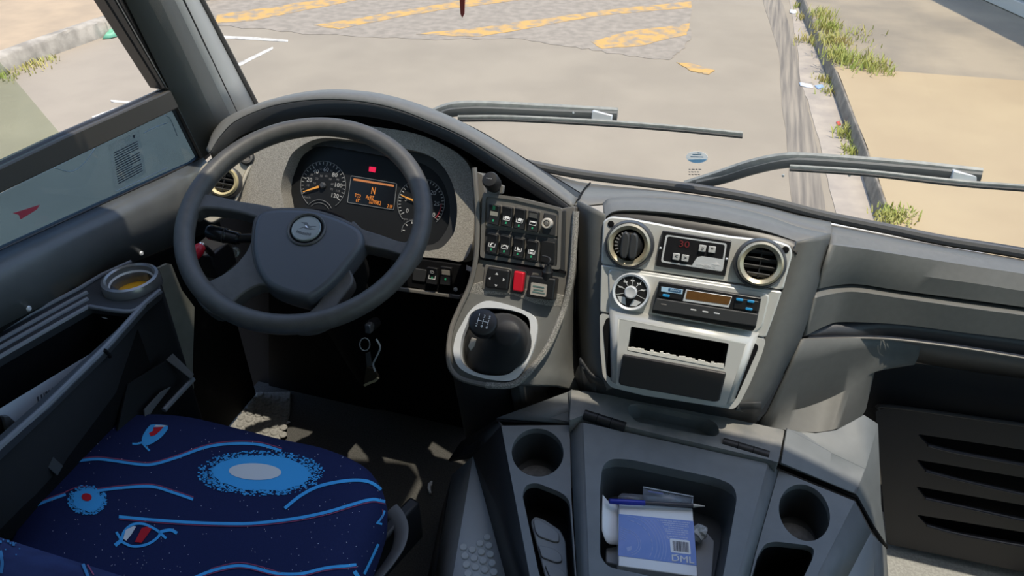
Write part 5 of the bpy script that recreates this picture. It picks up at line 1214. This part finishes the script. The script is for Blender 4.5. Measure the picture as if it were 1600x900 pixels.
MB().tube([HK.px(x, y, .002) for x, y in ((140, 479), (170, 484), (204, 487), (222, 478))], .004, 8, sub=3).build('cross_rib', SCR, sd_)
MB().tube([HK.px(x, y, .003) for x, y in ((-120, 588), (0, 516), (120, 453), (160, 429), (205, 409))], .004, 8).build('wall_lip', SCR, sd_)
cavity('tray_well', tr, HK, -.004, .22, MBLK, sd_, .98)
op = [HK.px(x, y, -.006) for x, y in ((-120, 815), (0, 703), (70, 639), (165, 546), (226, 479), (251, 458), (249, 432), (240, 418))]
bot = [V((p.x-.10, p.y, .02)) for p in op[:6]]+[V((op[6].x-.02, op[6].y, .02)), V((op[7].x-.02, op[7].y, .02))]
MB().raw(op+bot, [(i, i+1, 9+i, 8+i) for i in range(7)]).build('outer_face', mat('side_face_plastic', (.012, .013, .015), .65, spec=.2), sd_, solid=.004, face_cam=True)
MB().tube([HK.px(163, 547, .003), HK.px(172, 557, -.02)], .0035, 6).build('face_seam', MBLK, sd_)
MB().tube([HK.px(228, 474, .002), HK.px(222, 486, -.02)], .005, 6).build('face_seam', MBLK, sd_)
MB().tube([HK.px(155, 487, -.02), HK.px(158, 494, -.022), HK.px(168, 497, -.024), HK.px(178, 493, -.022), HK.px(180, 488, -.02)], .0014, 6, sub=4).build('wire_loop', SATIN, sd_)
# cup in the console
cc = HK.px(205, 440, .006); R_ = ringpx(cc, HK, 43)
ch = thing('cup_insert', 'metal rimmed round cup insert with orange bottom at the front of the side console', 'cup holder', cc)
MB().lathe(cc, (0, 0, 1), [(R_*1.02, -.012), (R_*1.02, .002), (R_*.96, .010), (R_*.86, .012), (R_*.80, .009), (R_*.78, -.002), (R_*.74, -.006), (R_*.72, -.035), (R_*.78, -.035), (R_*.80, -.014)], 48, closed=True).build('rim', mat('cup_rim', (.26, .27, .28), .25, .5), ch, angle=30)
MB().lathe(cc, (0, 0, 1), [(R_*.79, -.003), (R_*.76, .0005), (R_*.72, -.003)], 48, closed=True).build('inner_ring', SATIN, ch)
MB().lathe(cc, (0, 0, 1), [(R_*.74, -.030), (R_*.74, -.024)], 40).build('bottom', mat('orange_liquid', (.80, .42, .02), .35), ch)
# printed form standing in the tray
fm = thing('printed_form', 'white printed sheet with barcode standing in the side tray', 'paper', P(60, 660, z=.5))
FP = PL(P(60, 615, x=-.955), (1, .05, .25), V((0, 1, 0)))
fq = [(-40, 662), (8, 634), (148, 549), (160, 546), (66, 640), (0, 700), (-40, 735)]
plate('sheet', fq, FP, 0, .001, mat('form_paper', (.42, .46, .50), .7), fm, 0)
m = MB(); x = 58.0; random.seed(9)
while x < 130:
    w_ = random.choice((1.2, 2.0, 3.2)); yb = 640-(x-66)*1.0; y0 = 622-(x-60)*.63
    hgt = 14-(x-58)*.10
    m.ext([FP.px(x, y0-hgt*.2, .0008), FP.px(x+w_, y0-w_*.63-hgt*.2, .0008), FP.px(x+w_+2, y0-w_*.63+hgt*.7, .0008), FP.px(x+2, y0+hgt*.7, .0008)], FP.n, .0003); x += w_+random.choice((1.5, 2.5, 3.5))
m.build('barcode_bars', mat('form_ink', (.05, .06, .08), .7), fm, smooth=False)
# front lower pocket and grey footwell panel
plate('lower_pocket_lip', [(259, 562), (270, 552), (303, 584), (298, 592)], PL(P(280, 572, x=-.90), (.5, -.4, .75)), 0, .006, mat('lip_plastic', (.10, .105, .115), .5), sd_, .001)
MB().tube([P(302, 592, x=-.88), P(280, 615, x=-.88), P(256, 641, x=-.88)], .005, 8).build('lower_pocket_rim', SCR, sd_)
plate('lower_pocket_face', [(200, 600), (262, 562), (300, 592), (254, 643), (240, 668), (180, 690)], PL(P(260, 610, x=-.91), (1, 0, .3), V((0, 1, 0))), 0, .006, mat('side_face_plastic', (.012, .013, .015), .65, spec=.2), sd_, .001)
plate('pocket_divider', [(226, 640), (252, 612), (268, 604), (262, 612), (240, 640), (228, 660)], PL(P(250, 625, x=-.895), (1, 0, .3), V((0, 1, 0))), 0, .004, mat('lip_plastic', (.10, .105, .115), .5), sd_, .001)
q_ = HZ(.55)
plate('end_panel', [(-10, 660), (6, 651), (98, 730), (70, 790), (20, 830), (-10, 830)], PL(P(50, 720, x=-.93), (1, -.2, .2), V((0, 1, 0))), 0, .012, MBLK, sd_, .001)
plate('end_panel_edge', [(6, 651), (14, 650), (99, 728), (90, 744), (10, 672)], PL(P(50, 700, x=-.928), (1, -.2, .2), V((0, 1, 0))), .004, .012, mat('lip_dark', (.055, .058, .062), .5), sd_, .001)
fw = [(248, 419), (262, 412), (268, 413), (284, 453), (304, 480), (301, 576), (303, 604), (300, 642), (309, 649), (302, 672), (255, 672), (262, 600), (268, 551), (270, 524), (255, 461)]
tag(MB().ext([P(x, y, x=-1.035) for x, y in fw], (1, 0, 0), .006).build('wall_left_kick_panel', PAINT, smooth=False), kind='structure')

# ================================================================== FLOOR MAT
MATP = mat('mat_rubber', (.30, .295, .275), .8, c2=(.20, .195, .185), vscale=200, bump=.4)
fmt = thing('floor_mat', 'grey studded rubber mat beside the pedals', 'mat', P(400, 660, z=.0))
plate('sheet', [(290, 668), (345, 632), (398, 613), (454, 611), (452, 645), (430, 705), (400, 720), (300, 700)], HZ(.012), 0, .011, MATP, fmt, .002)
stud2 = None
for i in range(9):
    for k in range(9):
        p = P(375, 650, z=.012)+V((-.02+.026*k+(.013 if i % 2 else 0), -.05+.023*i, 0))
        d_ = p-CAM; zc = d_.dot(FW); qx, qy = 800+FPX*d_.dot(RT)/zc, 450-FPX*d_.dot(UP)/zc
        if not (372 < qx < 448 and 617 < qy < 690 and qx+qy > 1010): continue
        if stud2 is None: stud2 = MB().lathe(p, (0, 0, 1), [(.0105, 0), (.0105, .0015), (.0085, .004), (.001, .004)], 12).build('stud', MATP, fmt)
        else: link(stud2.copy(), V((p.x, p.y, WL[stud2].z)), fmt)

litter('paper_scrap', 'tiny white scrap on the floor beside the studded mat', [(444, 662), (447, 659.5), (452, 659), (454, 661), (449, 663.5)], .004, PAPER, hgt=.004)
litter('paper_scrap', 'tiny curved white scrap on the floor beside the console', [(669, 757), (674, 752.5), (676, 754), (673, 760), (673, 768), (675, 775), (671, 773), (668, 764)], .004, PAPER, hgt=.004)
# ================================================================== DRIVER'S SEAT
st_ = thing('driver_seat', 'driver seat in navy fabric patterned with blue fish and wavy lines', 'seat', (-.68, .5, 0))
ol = [(23, 813), (38, 796), (72, 756), (116, 718), (162, 686), (196, 669), (237, 664), (289, 667), (332, 675), (404, 693), (460, 707), (521, 720), (562, 736), (591, 756), (602, 779), (604, 796), (599, 819), (585, 859), (570, 897), (556, 940)]
oz = [P(x, y, z=.455) for x, y in ol]
oz += [V((-.44, .33, .455)), V((-.55, .29, .455)), V((-.80, .29, .455)), V((-.90, .33, .455)), V((-.93, .42, .455))]
oz = cr(oz, 3, True); cen = sum(oz, V((0, 0, 0)))/len(oz)
def inset(s, z): return [V((cen.x+(p.x-cen.x)*s, cen.y+(p.y-cen.y)*s, z)) for p in oz]
lv = [inset(.93, .35), inset(.985, .40), inset(1.0, .44), inset(.995, .462), inset(.965, .486), inset(.91, .499), inset(.75, .504), inset(.5, .501), inset(.25, .499)]
N_ = len(oz); v = [p for l in lv for p in l]+[V((cen.x, cen.y, .498))]; f = []
for k in range(len(lv)-1):
    for i in range(N_): f.append((k*N_+i, k*N_+(i+1) % N_, (k+1)*N_+(i+1) % N_, (k+1)*N_+i))
kk = (len(lv)-1)*N_
f += [(kk+i, kk+(i+1) % N_, len(v)-1) for i in range(N_)]+[tuple(range(N_-1, -1, -1))]
NAVY = mat('navy_fabric', (.013, .021, .090), .85, c2=(.010, .016, .070), vscale=900, bump=.35, bscale=1500, spec=.25)
cush = MB().raw(v, f).build('cushion', NAVY, st_, angle=70)
# fabric print woven on the cushion
bvh = BVHTree.FromPolygons(v, f)
def hit(px, py, off=.0012):
    loc, n, _, _ = bvh.ray_cast(CAM, ray(px, py).normalized())
    if loc is None: return None
    if n.dot(CAM-loc) < 0: n = -n
    return loc+n*off
CY = mat('print_cyan', (.07, .42, .86), .85, spec=.2); PK = mat('print_pink', (.30, .07, .15), .85, spec=.2); WG_ = mat('print_grey', (.74, .75, .77), .85, spec=.2); RD = mat('print_red', (.55, .02, .035), .85, spec=.2)
def stripe(mm, pts, w_, off=.0012, n=10, host=None, name='print_line'):
    c = cr(pts, n); prev = None; mb = MB()
    for i, p in enumerate(c):
        a = c[max(0, i-1)]; b = c[min(len(c)-1, i+1)]; d = (b-a).normalized(); nn = V((-d.y, d.x)); ww = w_/2
        A_, B_ = hit(*(p-nn*ww), off), hit(*(p+nn*ww), off)
        if A_ and B_:
            mb.v += [A_, B_]
            if prev: k = len(mb.v); mb.f.append((k-4, k-3, k-1, k-2))
            prev = True
        else: prev = None
    if mb.f: mb.build(name, mm, host or cush, face_cam=True, angle=60)
def patch(mm, poly, off=.0014, host=None, name='print_patch'):
    c = sum((V(p) for p in poly), V((0, 0)))/len(poly); K_ = len(poly); R3 = 4; mb = MB()
    H_ = [[hit(*(c+(V(p)-c)*(j/R3)), off) for p in poly] for j in range(1, R3+1)]; hc = hit(*c, off)
    if hc is None: return
    idx = {}
    def vi(j, i):
        if (j, i) not in idx: idx[(j, i)] = len(mb.v); mb.v.append(H_[j][i])
        return idx[(j, i)]
    mb.v.append(hc)
    for i in range(K_):
        k2 = (i+1) % K_
        if H_[0][i] and H_[0][k2]: mb.f.append((0, vi(0, i), vi(0, k2)))
        for j in range(R3-1):
            if all((H_[j][i], H_[j][k2], H_[j+1][k2], H_[j+1][i])): mb.f.append((vi(j, i), vi(j, k2), vi(j+1, k2), vi(j+1, i)))
    if mb.f: mb.build(name, mm, host or cush, face_cam=True, angle=60)
def wave(pts, w_=4.2, pink=-3.6):
    stripe(CY, pts, w_); stripe(PK, [(x+.6, y+pink) for x, y in pts], 1.5, .0011)
wave([(116, 722), (150, 718), (180, 721), (215, 726), (240, 726), (275, 716), (320, 700), (360, 694), (403, 695), (440, 705)])
wave([(36, 800), (70, 785), (103, 773)]); wave([(150, 768), (190, 763), (237, 761), (270, 770), (302, 781)])
stripe(PK, [(103, 769), (125, 761), (150, 763)], 1.5)
stripe(CY, [(445, 795), (470, 775), (500, 760), (540, 752), (570, 752), (588, 760), (600, 772)], 5)
wave([(186, 808), (240, 813), (300, 817), (360, 819), (400, 818), (460, 811), (510, 801), (550, 789), (580, 781), (601, 784)], 4.6, 3.8)
wave([(300, 905), (330, 893), (365, 885), (390, 886), (430, 896), (470, 897), (510, 888), (556, 883)], 4.6, 3.6)
stripe(PK, [(330, 889), (370, 880), (400, 884), (450, 899)], 1.6)
stripe(CY, [(600, 798), (597, 806), (593, 812), (588, 818)], 3); stripe(PK, [(597, 796), (597, 806), (592, 814)], 1.5); stripe(CY, [(587, 817), (596, 819)], 3)
stripe(CY, [(568, 897), (580, 872), (590, 850)], 4); stripe(CY, [(553, 893), (560, 904)], 6)
specks = MB(); fleck = MB()
def blob(cx, cy_, rx, ry, inner, imat, rot=4, n=420, seed=1):
    random.seed(seed)
    patch(CY, [(x+random.uniform(-2, 2), y+random.uniform(-1.5, 1.5)) for x, y in ell(cx, cy_, rx*.78, ry*.78, rot, 40)])
    patch(imat, ell(cx+inner[2], cy_+inner[3], inner[0], inner[1], rot, 28), .0020)
    for _ in range(n):
        a = random.uniform(0, 6.283); r_ = .76+.26*random.random()**1.4
        x, y = cx+rx*r_*math.cos(a), cy_+ry*r_*math.sin(a); s = random.uniform(.7, 1.8)
        q = [hit(x-s, y-s*.6), hit(x+s, y-s*.6), hit(x+s, y+s*.6), hit(x-s, y+s*.6)]
        if all(q): specks.raw(q, [(0, 1, 2, 3)])
blob(408, 740, 98, 35, (41, 13, -9, -2), WG_, 2, 900, 2)
blob(137, 782, 30, 23, (8, 6, -1, -4), RD, 10, 320, 3)
# two fish
F1 = [(233, 667), (240, 664), (263, 666), (258, 678), (246, 689), (230, 697), (222, 692), (224, 680)]
patch(CY, cr(F1, 2, True)); patch(RD, [(240, 669), (256, 668), (251, 674), (243, 681), (236, 683), (233, 678), (240, 674)], .0020); patch(WG_, [(244, 665), (262, 666), (256, 668), (241, 668)], .0019)
stripe(CY, [(223, 692), (215, 694), (207, 694)], 3); stripe(CY, [(222, 692), (228, 699), (234, 705)], 3)
stripe(CY, [(190, 847), (194, 832), (206, 821), (222, 819), (236, 824), (250, 834), (240, 846), (224, 853), (206, 854), (190, 847)], 4)
stripe(CY, [(248, 833), (258, 830), (268, 829), (277, 834)], 5); stripe(CY, [(252, 835), (260, 842)], 4); stripe(CY, [(182, 832), (189, 843)], 4); stripe(CY, [(190, 845), (180, 853)], 6)
patch(WG_, [(193, 843), (197, 829), (209, 823), (213, 824), (206, 836), (198, 846)], .0018); patch(RD, [(211, 848), (222, 826), (230, 824), (238, 827), (230, 838), (222, 849)], .0018)
random.seed(4)
for _ in range(260):
    x, y = random.uniform(60, 600), random.uniform(670, 900); s = .45; q = [hit(x-s, y-s), hit(x+s, y-s), hit(x+s, y+s), hit(x-s, y+s)]
    if all(q): fleck.raw(q, [(0, 1, 2, 3)])
specks.build('print_specks', CY, cush, face_cam=True)['kind'] = 'stuff'
fleck.build('lint_flecks', WG_, cush, face_cam=True)['kind'] = 'stuff'
# backrest
yb, zt = .30, .815
m = MB(); prof = []
NBX = 14; secs = []
for i in range(NBX+1):
    t_ = i/NBX; x = -.85+(-.40+.85)*t_; e = abs(t_*2-1); drop = .05*max(0, (e-.72)/.28)**2; th_ = .075-.02*max(0, (e-.75)/.25)**2
    zc = zt-drop; secs.append([V((x, yb-2*th_+.0, .46)), V((x, yb-2*th_-.03, .65)), V((x, yb-2*th_-.02, zc-.04)), V((x, yb-1.7*th_, zc-.010)), V((x, yb-1.1*th_, zc+.002)), V((x, yb-.45*th_, zc-.003)), V((x, yb-.05, zc-.03) if False else (x, yb-.005, zc-.028)), V((x, yb+.01, zc-.10)), V((x, yb+.03, .60)), V((x, yb+.06, .47))])
K_ = len(secs[0]); v2 = [p for s in secs for p in s]
f2 = [(i*K_+k, (i+1)*K_+k, (i+1)*K_+k+1, i*K_+k+1) for i in range(NBX) for k in range(K_-1)]+[tuple(range(K_)), tuple(NBX*K_+k for k in range(K_))]
bkr = m.raw(v2, f2).build('backrest', mat('navy_fabric_back', (.017, .03, .115), .85, c2=(.012, .018, .08), vscale=30, bump=.35, bscale=1500, spec=.25), st_, angle=60)
bvh = BVHTree.FromPolygons(v2, f2); DC = mat('print_dull_cyan', (.05, .20, .42), .85, spec=.2)
stripe(DC, [(95, 846), (112, 858), (124, 872), (132, 890), (138, 905)], 5, host=bkr); stripe(PK, [(104, 848), (122, 862), (134, 880), (146, 900)], 2, host=bkr)
stripe(DC, [(212, 884), (224, 890), (232, 900)], 4, host=bkr); stripe(DC, [(0, 862), (4, 880), (2, 897)], 5, host=bkr)
random.seed(8); sp2 = MB()
for _ in range(60):
    x, y = random.gauss(18, 18), random.gauss(838, 12); s = random.uniform(.8, 2.4); q = [hit(x-s, y-s), hit(x+s, y-s), hit(x+s, y+s), hit(x-s, y+s)]
    if all(q): sp2.raw(q, [(0, 1, 2, 3)])
sp2.build('print_specks', DC, bkr, face_cam=True)['kind'] = 'stuff'
MB().box((-.68, .50, .26), (1, 0, 0), (0, 1, 0), (0, 0, 1), .19, .17, .09).build('suspension_base', MBLK, st_, .01)
MB().box((-.68, .50, .085), (1, 0, 0), (0, 1, 0), (0, 0, 1), .16, .15, .085).build('pedestal', MBLK, st_, .01)
MB().tube(Z((611, 797, .38), (621, 810, .38), (627, 830, .38), (622, 856, .38), (606, 882, .38), (588, 905, .38), (575, 930, .38)), .014, 10, sub=5, flatx=.35, up=(1, 1, .6)).build('side_shield', mat('strap_grey', (.14, .14, .14), .5), st_)
MB().box(P(612, 850, z=.33), (.3, 1, 0), (0, 0, 1), (1, -.3, 0), .07, .05, .012).build('adjuster_box', BLK, st_, .006)
